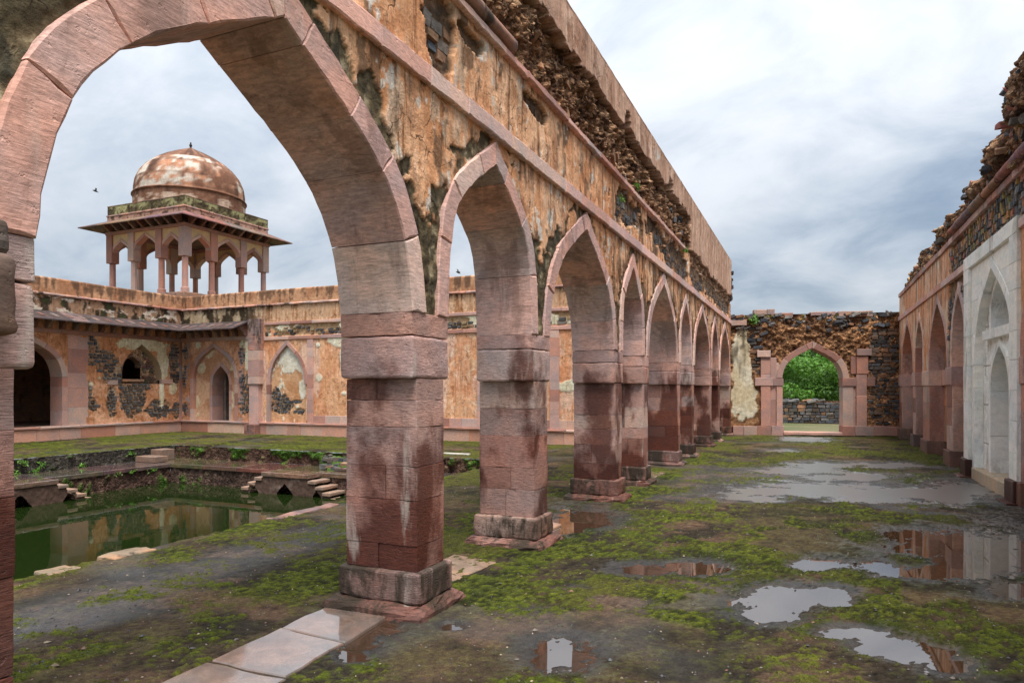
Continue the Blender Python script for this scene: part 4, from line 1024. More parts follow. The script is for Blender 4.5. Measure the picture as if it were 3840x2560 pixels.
    for s, w in ((wy0, -1), (wy1, 1)):
        blocks('marble_jamb', min(s, s + w * .11), max(s, s + w * .11), .2, 1.55, -.9, -.095); blocks('marble_jamb', min(s, s + w * .10), max(s, s + w * .10), 2.55, 2.75, -.9, -.10)
    band('marble_lintel', root, RF, wy0 - .28, wy1 + .30, 2.40, 2.56, -.3, -.05, .7, 1.2, M_MARB, white, bev=.004, jit=.001)
    blocks('marble_back', wy0 - .05, wy1 + .05, .2, 2.35, -.94, -.72, .35, .6); blocks('marble_back', wy0 - .05, wy1 + .05, 2.5, 3.45, -.94, -.66, .3, .4)
    prism('threshold', rect(wy0 - .7, wy1 + .75, -.02, .215), RF, -.6, .03, M_SAND, root, (.46, .36, .25), bev=.01, jit=.003)
    return root
marble_frame()

# ------------------------------------------------------------------ end wall with its arch, boundary wall behind
PHI = math.atan2(1.05, 5.1)
EF = Frame((0, 24.75, 0), (math.cos(PHI), math.sin(PHI), 0), (math.sin(PHI), -math.cos(PHI), 0))
def end_wall():
    root = thing('ruined_gateway', 'broken stone cross wall at the hall end with a pointed pink arch', 'wall', EF.w(0, 0, -.3))
    a_l, _ = EF.pix(2742, 1400); a_r, _ = EF.pix(3374, 1400)
    j0, _ = EF.pix(2934, 1500); j1, _ = EF.pix(3160, 1500); zs, za, w = 1.93, 2.93, .20
    arch_ring('voussoir', root, EF, j0, j1, zs, za, w, -.55, .02, PROF_W, [.42, .93], M_SAND, lambda: pink(.92, .1), bev=.01, jit=.004, step=.1)
    P = lambda nm, x0, x1, y0, y1, d=.02, k=1.0, mat=M_SAND: prism(nm, rect(*EF.box(x0, x1, y0, y1)), EF, -.4, d, mat, root, pink(k, .12), bev=.01, gap=.002, jit=.004, step=.12)
    # jambs and pilasters
    for (x0, x1, y0, y1, d, k) in ((2911, 2935, 1446, 1597, .03, 1.15), (2889, 2911, 1446, 1500, .0, 1.05), (2889, 2911, 1500, 1597, .0, 1.05), (2852, 2889, 1446, 1597, .05, 1.2), (2830, 2898, 1416, 1446, .07, .95), (2898, 2938, 1420, 1446, .05, .8),
                                   (2852, 2889, 1403, 1416, .04, 1.2), (2852, 2889, 1351, 1403, .04, 1.0), (2852, 2889, 1339, 1351, .03, .9), (2838, 2889, 1314, 1339, .08, 1.1), (2889, 2912, 1340, 1420, .01, .95), (2900, 2925, 1360, 1420, .0, .95),
                                   (3159, 3200, 1448, 1601, .03, 1.1), (3198, 3210, 1448, 1601, .0, .95), (3210, 3250, 1484, 1603, .05, 1.05), (3210, 3250, 1404, 1484, .04, .85), (3157, 3210, 1417, 1448, .06, .8), (3250, 3281, 1414, 1448, .05, .75),
                                   (3211, 3255, 1335, 1402, .05, 1.0), (3211, 3266, 1308, 1333, .09, .6), (3190, 3211, 1336, 1402, .01, .9),
                                   (2740, 2800, 1289 - 88, 1289 - 68, .05, 1.05)):
        P('dressed_stone', x0, x1, y0, y1, d, k)
    for (x0, x1) in ((2748, 2788), (2788, 2838), (2838, 2892), (2892, 2938), (3157, 3205), (3205, 3275), (3275, 3370)): P('base_stone', x0, x1, 1597, 1634, .06, .95)
    P('threshold', 2938, 3157, 1619, 1631, .1, 1.15)
    stone = EF.ell(3262, 3366, 1215, 1600); st2 = EF.ell(2815, 2852, 1225, 1500); cream = [EF.ell(2744, 2818, 1215, 1560), EF.ell(2740, 2842, 1440, 1575)]
    def is_stone(a, b): 
        x0, x1, y0, y1 = EF.box(3256, 3370, 1225, 1598); u0, u1, v0, v1 = EF.box(2816, 2850, 1228, 1410)
        return (x0 + .12 * math.sin(b * 5) < a < x1 and y0 < b < y1) or (u0 < a < u1 and v0 < b < v1)
    def fn(A, B):
        n1 = fbm(A * 1.5, B * 1.5, 4, 800); n2 = fbm(A * 4, B * 4.5, 5, 810, .62); n3 = fbm(A * 13, B * 14, 4, 820)
        c = mixc((.15, .075, .040), (.34, .175, .085), ss(-.6, .6, n2 + .4 * n3)); c = mixc(c, (.08, .045, .028), ss(.2, .8, fbm(A * 6, B * 8, 4, 830)) * .8); c = mixc(c, (.42, .25, .13), ss(.45, .9, n3 + .3 * n1) * .8)
        D = -.04 + .07 * n2 + .035 * n3
        low = ss(2.35, 2.0, B + .2 * n1); D = D * (1 - .7 * low)
        cr = ss(0, .08, blobs(A, B, cream, .28, 4, 33)) ; c = mixc(c, mixc((.60, .50, .33), (.68, .62, .48), ss(-.5, .5, n1 + n2 * .4)), cr)
        c = mixc(c, (.17, .14, .09), cr * ss(.0, .6, n1 * .7 + fbm(A * 7, B * .9, 3, 841) * .6 + (B - 2.6) * .5)); D = D * (1 - cr) + .0 * cr + .004 * n3 * cr
        mossy = ss(3.75, 4.05, B) * ss(.0, .4, n2 + .3 * n3); c = mixc(c, (.07, .11, .02), mossy * .7)
        return D, c
    top = lambda a: 4.06 + .06 * math.sin(a * 3) + .04 * math.sin(a * 7.7)
    def mask(A, B):
        ok = ~(B < arch_top(A, j0, j1, zs, za, w, PROF_W)); ok &= ~((A > j0 - .05) & (A < j1 + .05) & (B < zs)); return ok
    us = np.arange(a_l - .1, a_r + .12, .03); vs = np.arange(.28, 4.08, .03)
    asp = EF.pix(2848, 1400)[0]; lf = lambda A, B: (A < asp) & (B < 3.35)
    relief('rubble_face', root, EF, us, vs, fn, M_RUBB, lambda A, B: mask(A, B) & ~lf(A, B)); relief('plaster_face', root, EF, us, vs, fn, M_WALL, lf)
    # back and top
    V = []; F = []
    for a in np.arange(a_l - .1, a_r + .15, .1):
        zt = 4.05; zl = 0.0
        if j0 < a < j1: zl = float(arch_top(np.array([a]), j0, j1, zs, za, w, PROF_W)[0])
        V += [EF.w(a, zl, -.56), EF.w(a, zt, -.56), EF.w(a, zt + .02, -.02)]
    n = len(V) // 3
    for i in range(n - 1):
        for k in range(2): F.append((3 * i + k, 3 * i + 3 + k, 3 * i + 4 + k, 3 * i + 1 + k))
    link('wall_back', poly_mesh('wall_back', V, F), M_PLAIN, root, (.2, .12, .08))
    stone_courses('rubble_stone', root, EF, a_l, a_r, .3, 3.9, is_stone, .0, (.09, .15), (.14, .34), .03, .16, lambda: basalt(1.0) if random.random() < .8 else (.15, .10, .07), 260)
    for k in range(120):     # stones bedded in the top and the broken face
        b = 4.08 - abs(random.gauss(0, .28)); a = rnd(a_l, a_r)
        if b < 3.1: continue
        b = min(b, 4.04)
        rock('rubble_stone', root, EF, a, b, rnd(-.09, -.02), rnd(.10, .28), rnd(.05, .11), rnd(.1, .25), basalt(1.9) if b > 3.85 else basalt(1.5), rot=rnd(-.4, .4), meshes=BLOCKS if random.random() < .6 else ROCKS)
    for (x0, x1, y0, y1) in ((2827, 2877, 1160, 1175), (2877, 2906, 1158, 1174), (2890, 2975, 1172, 1186), (3143, 3275, 1165, 1182), (3040, 3135, 1168, 1178)):
        a0, a1, b0, b1 = EF.box(x0, x1, y0, y1); prism('coping_stone', rect(a0, a1, b0 - .04, b1), EF, -.4, -.02, M_SAND, root, pink(.85), bev=.012, jit=.008, step=.15)
    return root
end_wall()

def boundary_wall():
    fr = Frame((0, 34.0, 0), (1, 0, 0), (0, -1, 0))
    root = thing('stone_boundary', 'low dark rubble boundary wall seen through the end arch', 'wall', (0.6, 34.3, 0))
    def fn(A, B):
        n3 = fbm(A * 8, B * 8, 4, 900); return -.05 + .02 * n3, mixc((.10, .055, .035), (.22, .13, .08), ss(-.5, .5, n3))
    relief('wall_face', root, fr, np.arange(-4.5, 6.5, .06), np.arange(-.05, 1.03, .06), fn, M_RUBB)
    link('wall_back', box_mesh('wall_back', -4.5, 6.5, 34.08, 34.5, -.05, 1.0), M_ROCK, root, (.10, .08, .07))
    stone_courses('rubble_stone', root, fr, -2.4, 4.2, 0, .93, lambda a, b: True, .0, (.10, .17), (.16, .42), .03, .2, lambda: basalt(1.5), 240)
    for k in range(40): rock('rubble_stone', root, fr, rnd(-2.4, 4.2), 1.0 + rnd(0, .05), -rnd(.05, .35), rnd(.15, .4), rnd(.08, .15), rnd(.15, .3), basalt(2.0), meshes=BLOCKS)
boundary_wall()

# ------------------------------------------------------------------ the two court fronts
WF = Frame((WX, 0, 0), (0, 1, 0), (1, 0, 0)); NF = Frame((0, NY, 0), (1, 0, 0), (0, -1, 0))
Z_POD, Z_MOULD, Z_PAR = .42, 4.42, 4.97
OCH = (0.50, 0.245, 0.115); CREAM = (0.70, 0.60, 0.40)
def pod(root, fr, a0, a1, seed):
    band('podium_stone', root, fr, a0, a1, -.03, .36, -.3, .05, .5, 1.3, M_SAND, lambda: tuple(v * f for v, f in zip(pink(1.1, .12), (1.1, 1.05, .95))), bev=.008, gap=.002, jit=.004, step=.3)
    band('podium_moulding', root, fr, a0, a1, .36, .44, -.3, .09, .8, 1.6, M_SAND, lambda: pink(1.0, .12), bev=.02, gap=.001, jit=.003, step=.3)
def parapet(root, fr, a0, a1, seed):
    band('cornice_stone', root, fr, a0, a1, Z_MOULD, Z_MOULD + .07, -.3, .07, .8, 1.5, M_PLAIN, lambda: pink(1.1, .15), bev=.02, gap=.001, jit=.006, step=.2)
    us = np.arange(a0, a1 + .04, .04); nf = 16; tops = 6
    A = np.tile(us, (nf + tops, 1)); B = np.zeros_like(A); D = np.zeros_like(A)
    for i in range(nf): B[i] = Z_MOULD + .06 + (Z_PAR - .06 - Z_MOULD - .06) * i / (nf - 1)
    for i in range(tops):
        t = (i + 1) / tops * math.pi / 2; B[nf + i] = Z_PAR - .06 + .06 * math.sin(t); D[nf + i] = -.10 * (1 - math.cos(t)) - (.3 if i == tops - 1 else 0)
    n = fbm(A * 1.2, B * 1.2, 4, seed); n3 = fbm(A * 12, B * 12, 4, seed + 4); st = fbm(A * 9, B * .8, 4, seed + 9)
    C = mixc((.40, .19, .10), (.55, .30, .17), ss(-.5, .5, n + .5 * st)); C = mixc(C, (.12, .065, .04), ss(-.25, .55, st + .4 * n3 + (B - 4.72) * 1.8) * .88)
    D += .02 + .006 * n + .003 * n3; B += .012 * fbm(A * .5, A * 0, 3, seed + 20)
    link('parapet', grid_mesh('parapet', fr.grid(A, B, D), None, {'Col': C}), M_WALL, root)
    bx = [fr.w(a0, 3.2, -.05), fr.w(a1, Z_PAR - .05, -.62)]; xs = sorted((bx[0][0], bx[1][0])); ys = sorted((bx[0][1], bx[1][1]))
def eaves(root, fr, a0, a1, out=.75, zi=3.97, zo=3.64, corner=None):
    a = a0
    while a < a1 - .01:
        e = min(a1, a + rnd(.42, .7))
        if a1 - e < .25: e = a1
        def cl(q): return q if corner is None else min(q, corner - 0)      # mitre is formed by the overlap of the two slopes
        V = []
        for q in (a + .001, e - .001):
            V += [fr.w(q, zi - .05, -.05), fr.w(q, zi, -.05), fr.w(q, zo, out), fr.w(q, zo - .032, out)]
        V = [(x, y, z + rnd(-.004, .004)) for x, y, z in V]
        F = [(0, 1, 2, 3), (4, 7, 6, 5)] + [(i, i + 4, (i + 1) % 4 + 4, (i + 1) % 4) for i in range(4)]
        k = rnd(.75, 1.15) if random.random() < .92 else 1.8
        link('eave_slab', poly_mesh('eave_slab', V, F), M_PLAIN, root, tuple(v * k for v in (.085, .066, .064))); a = e
    a = a0 + .15
    while a < a1 - .1:     # carved brackets
        pr = [(0, 3.42), (.10, 3.42), (.16, 3.48), (.18, 3.56), (.30, 3.60), (.36, 3.66), (.38, 3.72), (.52, 3.70), (.52, 3.76), (0, 3.93)]
        V = [fr.w(a - .06, z, d) for d, z in pr] + [fr.w(a + .06, z, d) for d, z in pr]; n = len(pr)
        link('eave_bracket', poly_mesh('eave_bracket', V, [tuple(range(n)), tuple(range(n, 2 * n))[::-1]] + [(i, (i + 1) % n, n + (i + 1) % n, n + i) for i in range(n)]), M_SAND, root, pink(.5)); a += .42
def solid_back(root, fr, a0, a1, deep=4.2):
    for (b0, b1, d0) in ((0, 4.6, -deep),):
        p, q = fr.w(a0, b0, d0), fr.w(a1, b1, d0 - .3); xs = sorted((p[0], q[0])); ys = sorted((p[1], q[1]))
        link('back_wall', box_mesh('back_wall', xs[0], xs[1], ys[0], ys[1], b0, b1), M_PLAIN, root, (.30, .17, .10))
    p, q = fr.w(a0, 0, -.25), fr.w(a1, 0, -deep - .2); xs = sorted((p[0], q[0])); ys = sorted((p[1], q[1]))
    link('roof', box_mesh('roof', xs[0], xs[1], ys[0], ys[1], 4.3, 4.62), M_PLAIN, root, (.26, .17, .12))
    for e in (a0, a1):
        p2, q2 = fr.w(e - .1, 0, -.25), fr.w(e + .1, 0, -deep); x2 = sorted((p2[0], q2[0])); y2 = sorted((p2[1], q2[1])); link('end_wall', box_mesh('end_wall', x2[0], x2[1], y2[0], y2[1], .2, 4.4), M_PLAIN, root, (.25, .15, .1))
    link('inner_floor', box_mesh('inner_floor', xs[0], xs[1], ys[0], ys[1], .2, .43), M_PLAIN, root, (.2, .13, .09))

def west_front():
    root = thing('court_front', 'eaved court front with stone patches and a cream plastered niche, left of the corner', 'building', (WX - .5, 14, 0))
    a0, a1 = -2.0, NY + .05
    pod(root, WF, a0, NY - .05, 1000); parapet(root, WF, a0, NY + .02, 1010); eaves(root, WF, a0, NY - .02); solid_back(root, WF, a0, NY + 1.5)
    band('beam_stone', root, WF, a0, NY, 3.28, 3.42, -.2, .05, .8, 1.5, M_SAND, lambda: pink(.9), bev=.008, jit=.004, step=.3)
    # big arch
    ya1 = 13.85; ya0 = ya1 - 2.6; zsA, zaA = 1.95, 3.12
    arch_ring('voussoir', root, WF, ya0 + .14, ya1 - .14, zsA, zaA, .17, -.55, .03, PROF_W, [.3, .6, .9], M_SAND, lambda: pink(1.0), bev=.008, jit=.003, step=.12)
    def pil(x0, x1, d=.02, k=1.0, b0=Z_POD, b1=3.28):
        z = b0
        while z < b1:
            e = z + rnd(.3, .75)
            if b1 - e < .2: e = b1
            prism('pilaster_stone', rect(x0, x1, z, e), WF, -.55, d, M_SAND, root, pink(k * 1.12, .14), bev=.006, gap=.0015, jit=.002, step=.3); z = e
    pil(ya1 - .14, ya1 + .04, .03, 1.0, Z_POD, 1.95); pil(ya0 - .04, ya0 + .14, .03, 1, Z_POD, 1.95); pil(ya1 + .04, 14.56, .0, 1.0); pil(ya0 - .7, ya0 - .04, .0)
    # panels of the face
    patch_st = [WF.ell(318, 372, 1250, 1370), WF.ell(355, 440, 1310, 1400), WF.ell(385, 445, 1390, 1440), WF.ell(402, 440, 1450, 1560), WF.ell(318, 366, 1490, 1540), WF.ell(318, 345, 1430, 1500),
                WF.ell(440, 470, 1360, 1460), WF.ell(450, 545, 1430, 1560), WF.ell(530, 570, 1370, 1460), WF.ell(545, 640, 1500, 1566), WF.ell(632, 672, 1290, 1400), WF.ell(640, 674, 1380, 1440), WF.ell(648, 680, 1510, 1570)]
    cream = [WF.ell(440, 632, 1265, 1318), WF.ell(585, 632, 1300, 1430), WF.ell(598, 616, 1420, 1535), WF.ell(634, 666, 1430, 1480), WF.ell(334, 350, 1432, 1448), WF.ell(367, 378, 1412, 1426)]
    nich = WF.box(452, 606, 1292, 1560); ny0, ny1 = nich[0], nich[1]; zaN = WF.pix(539, 1292)[1]
    wy0, wy1, wz0, wz1 = WF.box(474, 543, 1336, 1421)
    def fn(A, B):
        n1 = fbm(A * 1.4, B * 1.4, 4, 1100); n2 = fbm(A * 4, B * 4, 4, 1110); n3 = fbm(A * 13, B * 13, 4, 1120); st = fbm(A * 8, B, 4, 1130)
        c = mixc((.50, .215, .10), (.64, .335, .195), ss(-.5, .5, n1 + .4 * n3)); D = .004 * n2
        sp = ss(-.05, .05, blobs(A, B, patch_st, .22, 5, 61)) * (A > 14.5); c = mixc(c, mixc((.30, .19, .12), (.42, .27, .17), ss(-.4, .4, n3)), sp); D = D - .03 * sp
        cp = ss(0, .06, blobs(A, B, cream, .22, 5, 66)); c = mixc(c, mixc((.62, .52, .33), (.74, .66, .48), ss(-.5, .5, n1)), cp); D = D * (1 - cp) + .014 * cp
        # frieze over the eaves: black mould and pale lime
        fz = B > 3.9; fc = mixc((.34, .20, .12), (.05, .035, .022), ss(-.25, .25, n2 + .6 * st + .1)); fc = mixc(fc, (.62, .52, .42), ss(.2, .4, fbm(A * 3, B * 6, 4, 1140) - .15 + .0 * A)); fc = mixc(fc, (.05, .07, .02), ss(.4, .6, n2) * .5)
        c = np.where(fz[..., None], fc, c); return D, c
    def mask(A, B):
        ok = ~((B < arch_top(A, ya0 + .14, ya1 - .14, zsA, zaA, .17, PROF_W))); ok &= ~((A > ya0 - .7) & (A < 14.5) & (B < 1.95)); ok &= ~((A > 13.9) & (A < 14.5) & (B < 3.2))
        ok &= ~((B < np.where((A > ny0) & (A < ny1), arch_top(A, ny0, ny1, 1.9, zaN, .05, PROF_W, .1), -1)) & (B > 1.75))
        return ok
    relief('wall_face', root, WF, np.arange(a0, a1 + .03, .028), np.arange(.40, Z_MOULD + .03, .026), fn, M_FLAKE2, mask)
    # the cream niche: reveal, back, window
    I, E, m = arch_curve(ny0, ny1, 1.9, zaN, .05, PROF_W); Q = list(map(tuple, I)) + [(2 * m - p[0], p[1]) for p in I[::-1][1:]]
    V = [WF.w(a, b, .012) for a, b in Q] + [WF.w(a * .94 + m * .06, b - .05, -.24) for a, b in Q]; n = len(Q)
    link('niche_reveal', poly_mesh('niche_reveal', V, [(i, i + 1, n + i + 1, n + i) for i in range(n - 1)], True), M_SAND, root, (.42, .30, .19))
    def fb(A, B):
        n3 = fbm(A * 11, B * 11, 4, 1150); n1 = fbm(A * 2, B * 2, 4, 1151); return -.22 + .02 * n3, mixc((.30, .18, .11), (.46, .29, .18), ss(-.4, .5, n3 + n1))
    def mb(A, B): return ~((A > wy0) & (A < wy1) & (B > wz0) & (B < np.where((A > wy0) & (A < wy1), arch_top(A, wy0, wy1, wz0 + .45, wz1, .05, PROF_W, .2), 0)))
    relief('niche_back', root, WF, np.arange(ny0 - .02, ny1 + .03, .03), np.arange(1.6, zaN + .03, .03), fb, M_RUBB, mb)
    arch_ring('window_stone', root, WF, wy0, wy1, wz0 + .40, wz1, .07, -.5, -.17, PROF_W, [.5], M_ROCK, lambda: (.22, .15, .11), bev=.01, jit=.01, step=.08)
    prism('window_sill', rect(wy0 - .06, wy1 + .06, wz0 - .09, wz0), WF, -.5, -.10, M_SAND, root, (.50, .28, .17), bev=.008)
    prism('niche_sill', rect(ny0 - .02, ny1 + .02, 1.62, 1.76), WF, -.3, -.02, M_RUBB, root, (.3, .2, .12)) if False else None
    def st(a, b):
        e = [((a - p[0]) / p[2]) ** 2 + ((b - p[1]) / p[3]) ** 2 for p in patch_st]
        if ny0 < a < ny1 and 1.75 < b < zaN: return False
        c = any(((a - p[0]) / p[2]) ** 2 + ((b - p[1]) / p[3]) ** 2 < .9 for p in cream)
        return min(e) < 1.05 and not c and a > 14.58
    stone_courses('patch_stone', root, WF, 14.6, 18.05, .5, 3.25, st, .012, (.085, .13), (.10, .25), .045, .1, lambda: basalt(1.5), 285)
    def st2(a, b): return ny0 + .08 < a < ny1 - .1 and b < arch_top(np.array([a]), ny0, ny1, 1.9, zaN, .05, PROF_W, .1)[0] - .12 and not (wy0 - .07 < a < wy1 + .07 and b > wz0 - .1) and random.random() < .75
    stone_courses('niche_stone', root, WF, ny0, ny1, 1.7, zaN, st2, -.19, (.07, .11), (.08, .18), .025, .1, lambda: (rnd(.10, .2), rnd(.08, .14), rnd(.06, .10)), 80)
    for (x0, x1, y0, y1) in ((402, 441, 1425, 1443), (604, 646, 1422, 1439)): prism('string_stone', rect(*WF.box(x0, x1, y0, y1)), WF, -.1, .03, M_SAND, root, pink(1.05), bev=.006)
    a = a1 - .62; pil(17.98, NY + .0, .03, .8)
west_front()

def north_front():
    root = thing('court_front', 'long orange court front with a doorway, niches and pink stone bands facing the camera', 'building', (-12, NY + .5, 0))
    a0, a1 = WX, AXB + .02; cx = lambda x: NF.pix(x, 1400)[0]
    pod(root, NF, a0 + .05, a1, 1200); parapet(root, NF, a0 - .02, a1, 1210); solid_back(root, NF, a0 - 1.5, a1)
    xp0, xp1 = cx(940), cx(992)
    eaves(root, NF, WX + .02, xp0 - .05)
    band('beam_stone', root, NF, WX, xp0, 3.28, 3.42, -.2, .05, .8, 1.5, M_SAND, lambda: pink(.9), bev=.008, jit=.004, step=.3)
    band('string_stone', root, NF, xp1, a1, 3.76, 3.86, -.2, .04, .6, 1.4, M_SAND, lambda: pink(1.15, .1), bev=.008, jit=.004, step=.3)
    band('string_stone', root, NF, xp1, a1, 3.24, 3.36, -.2, .04, .6, 1.4, M_SAND, lambda: pink(1.2, .1), bev=.008, jit=.004, step=.3)
    band('base_stone', root, NF, xp1 + 2.0, a1, .44, .70, -.2, .012, .35, .7, M_SAND, lambda: pink(1.2, .15), bev=.006, jit=.003, step=.3)
    def pil(x0, x1, d=.03, k=1.12, b0=Z_POD + .02, b1=3.28):
        z = b0
        while z < b1:
            e = z + rnd(.25, .7)
            if b1 - e < .2: e = b1
            prism('pilaster_stone', rect(x0, x1, z, e), NF, -.2, d, M_SAND, root, pink(k, .15), bev=.006, gap=.0015, jit=.002, step=.3); z = e
    # door bay
    d0, d1 = cx(726), cx(880); dz = NF.pix(803, 1302)[1]; e0, e1 = cx(787), cx(850); ez = NF.pix(816, 1373)[1]
    arch_ring('voussoir', root, NF, d0, d1, 1.95, dz, .15, -.25, .02, PROF_W, [.35, .7], M_SAND, lambda: pink(1.0), bev=.008, jit=.003, step=.12)
    pil(d0 - .16, d0, .02, 1.05, Z_POD, 1.95); pil(d1, d1 + .16, .02, 1.0, Z_POD, 1.95); pil(d0 - .40, d0 - .17, .0, 1.0); pil(d1 + .17, d1 + .36, .0, .9)
    arch_ring('door_voussoir', root, NF, e0, e1, 1.72, ez, .13, -.6, -.10, PROF_W, [.5], M_SAND, lambda: pink(1.05), bev=.008, jit=.003, step=.12)
    def jamb(x0, x1):
        z = Z_POD
        while z < 1.72:
            e = min(1.72, z + rnd(.3, .6)); prism('door_jamb', rect(x0, x1, z, e), NF, -.6, -.10, M_SAND, root, pink(1.0), bev=.006, jit=.002, step=.3); z = e
    jamb(e0 - .13, e0); jamb(e1, e1 + .13)
    link('door_passage', box_mesh('door_passage', e0 - .05, e0 + .12, NY + .62, NY + 1.25, .4, 2.6), M_ROCK, root, (.2, .16, .13))
    # second niche
    f0, f1 = cx(1012), cx(1142); fz = NF.pix(1079, 1294)[1]
    arch_ring('voussoir', root, NF, f0, f1, 1.72, fz, .14, -.2, .02, PROF_W, [.35, .7], M_SAND, lambda: pink(1.05), bev=.008, jit=.003, step=.12)
    pil(f0 - .14, f0, .02, .95, Z_POD, 1.72)
    pil(cx(1153), cx(1176), .03, 1.2); pil(cx(1790), cx(1803) + .14, .03, 1.2); pil(cx(2062), cx(2098), .03, 1.2); pil(-12.2, -11.95, .03, 1.2); pil(-4.2, -3.95, .03, 1.2)
    P_ST = [NF.ell(898, 918, 1290, 1370), NF.ell(898, 918, 1380, 1450), NF.ell(895, 942, 1450, 1550), NF.ell(920, 942, 1400, 1460), NF.ell(684, 704, 1300, 1350), NF.ell(684, 702, 1370, 1450), NF.ell(684, 704, 1510, 1550)]
    N_ST = [NF.ell(1012, 1045, 1446, 1540), NF.ell(1012, 1088, 1490, 1552), NF.ell(1050, 1068, 1478, 1505), NF.ell(1088, 1125, 1500, 1512), NF.ell(1098, 1134, 1532, 1552)]
    CRM = [NF.ell(898, 942, 1272, 1310), NF.ell(918, 942, 1290, 1392), NF.ell(735, 755, 1280, 1310), NF.ell(1232, 1305, 1255, 1300), NF.ell(1275, 1310, 1290, 1410), NF.ell(1184, 1210, 1400, 1432), NF.ell(1282, 1300, 1466, 1480), NF.ell(1010, 1060, 1558, 1580), NF.ell(2090, 2165, 1425, 1470), NF.ell(1186, 1200, 1285, 1300)]
    def fn(A, B):
        c, n1, n2, n3, st, st2 = orange_wall(A, B, 1300, .6); c = mixc(c, (.66, .33, .14), ss(-.2, .6, n1) * .4); c = mixc(c, (.72, .52, .42), ss(.0, .45, fbm(A * 2.2, B * 1.1, 4, 1333)) * .55)
        lf = ss(-17.2, -17.8, A); c = mixc(c, mixc((.46, .205, .105), (.62, .33, .20), ss(-.5, .5, n1 + .4 * n3)), lf); D = .004 * n2
        c = mixc(c, (.70, .52, .36), ss(.25, .6, fbm(A * 6, B * 6, 3, 1341)) * .5 * ss(-12, -9, A))
        sp = ss(-.05, .05, blobs(A, B, P_ST, .22, 5, 71)); sp = np.maximum(sp, np.where((B > 3.37) & (B < 3.75) & (A > -17.2), ss(-.35, .0, fbm(A * .9, B, 3, 1350)), 0))
        c = mixc(c, mixc((.42, .26, .14), (.55, .37, .22), ss(-.4, .4, n3)), sp); D = D - .03 * sp
        cp = ss(0, .06, blobs(A, B, CRM, .25, 5, 76)); cp = np.maximum(cp, np.where((B > 3.37) & (B < 3.75) & (A > -17.2), ss(.05, .12, fbm(A * 1.6, B * 2, 3, 1360)), 0))
        c = mixc(c, mixc((.62, .56, .40), (.74, .68, .54), ss(-.5, .5, n1)), cp); D = D * (1 - cp) + .014 * cp
        fz_ = (B > 3.87); fc = mixc((.62, .38, .23), (.40, .19, .09), ss(.0, .6, st2 * .8 + .3 * n2)); fc = mixc(fc, (.09, .05, .03), ss(.25, .7, st2 * .5 + (B - 4.25) * 2.2)); dk = mixc((.40, .30, .19), (.05, .035, .02), ss(-.3, .25, n2 + .6 * st)); fc = mixc(fc, dk, ss(-16.6, -18.2, A))
        c = np.where(fz_[..., None], fc, c); return D, c
    def mask(A, B):
        ok = ~(B < arch_top(A, d0, d1, 1.95, dz, .15, PROF_W)); ok &= ~((A > d0 - .08) & (A < d1 + .08) & (B < 1.95))
        ok &= ~(B < arch_top(A, f0, f1, 1.72, fz, .14, PROF_W)); ok &= ~((A > f0 - .07) & (A < f1) & (B < 1.72)); return ok
    relief('wall_face', root, NF, np.arange(a0 - .02, a1 + .03, .032), np.arange(.40, Z_MOULD + .03, .028), fn, M_FLAKE2, mask)
    def fd(A, B):
        n1 = fbm(A * 2, B * 2, 4, 1370); n3 = fbm(A * 12, B * 12, 4, 1371); c = mixc((.44, .22, .12), (.58, .35, .22), ss(-.5, .5, n1 + .4 * n3)); cp = ss(.22, .3, fbm(A * 1.7, B * 1.7, 4, 1380)); c = mixc(c, (.64, .54, .36), cp * .8); return -.12 + .004 * n1 + .012 * cp, c
    relief('recess_plaster', root, NF, np.arange(d0 - .05, d1 + .06, .03), np.arange(.4, dz + .08, .03), fd, M_WALL, lambda A, B: ~((B < arch_top(A, e0, e1, 1.72, ez, .13, PROF_W)) | ((A > e0 - .08) & (A < e1 + .08) & (B < 1.72))))
    def fnn(A, B):
        n1 = fbm(A * 2, B * 2, 4, 1390); n2 = fbm(A * 4, B * 2, 4, 1393); n3 = fbm(A * 12, B * 12, 4, 1391); c = mixc((.50, .25, .12), (.62, .36, .20), ss(-.5, .5, n1 + .4 * n3))
        cp = ss(-.02, .06, n2 * .9 + (B - 1.75) * .75 + .1); c = mixc(c, mixc((.66, .60, .46), (.76, .72, .62), ss(-.4, .4, n3)), cp); sp = ss(-.05, .05, blobs(A, B, N_ST, .2, 5, 81)); c = mixc(c, (.42, .28, .17), sp); return -.09 + .012 * cp - .03 * sp, c
    relief('niche_plaster', root, NF, np.arange(f0 - .05, f1 + .06, .03), np.arange(.4, fz + .08, .03), fnn, M_WALL)
    def inn(lst): return lambda a, b: min(((a - p[0]) / p[2]) ** 2 + ((b - p[1]) / p[3]) ** 2 for p in lst) < 1.05
    stone_courses('patch_stone', root, NF, WX, xp0, .5, 3.2, inn(P_ST), .012, (.085, .13), (.09, .2), .045, .1, lambda: basalt(1.5), 90)
    stone_courses('patch_stone', root, NF, f0, f1, .5, 1.9, inn(N_ST), -.08, (.085, .13), (.10, .2), .045, .1, lambda: basalt(1.5), 90)
    strip = fbm(np.arange(-22, 0, .1) * .9, np.full(220, 3.55), 3, 1350)
    stone_courses('patch_stone', root, NF, xp1 + .1, a1, 3.39, 3.74, lambda a, b: strip[int((a + 22) * 10)] > -.25 and random.random() < .72, .018, (.08, .12), (.12, .26), .035, .1, lambda: basalt(1.3) if random.random() < .65 else (.30, .22, .12), 110)
    # square pillar with bracket head at the end of the eaves
    def pb(name, x0, x1, z0, z1, d0, d1, k):
        p = NF.w(x0, z0, d0); q = NF.w(x1, z1, d1); worn_box(name, x0, x1, min(p[1], q[1]), max(p[1], q[1]), z0, z1, M_PLAIN if k < .9 else M_SAND, root, pink(k), .008, .2, .004)
    z = .40
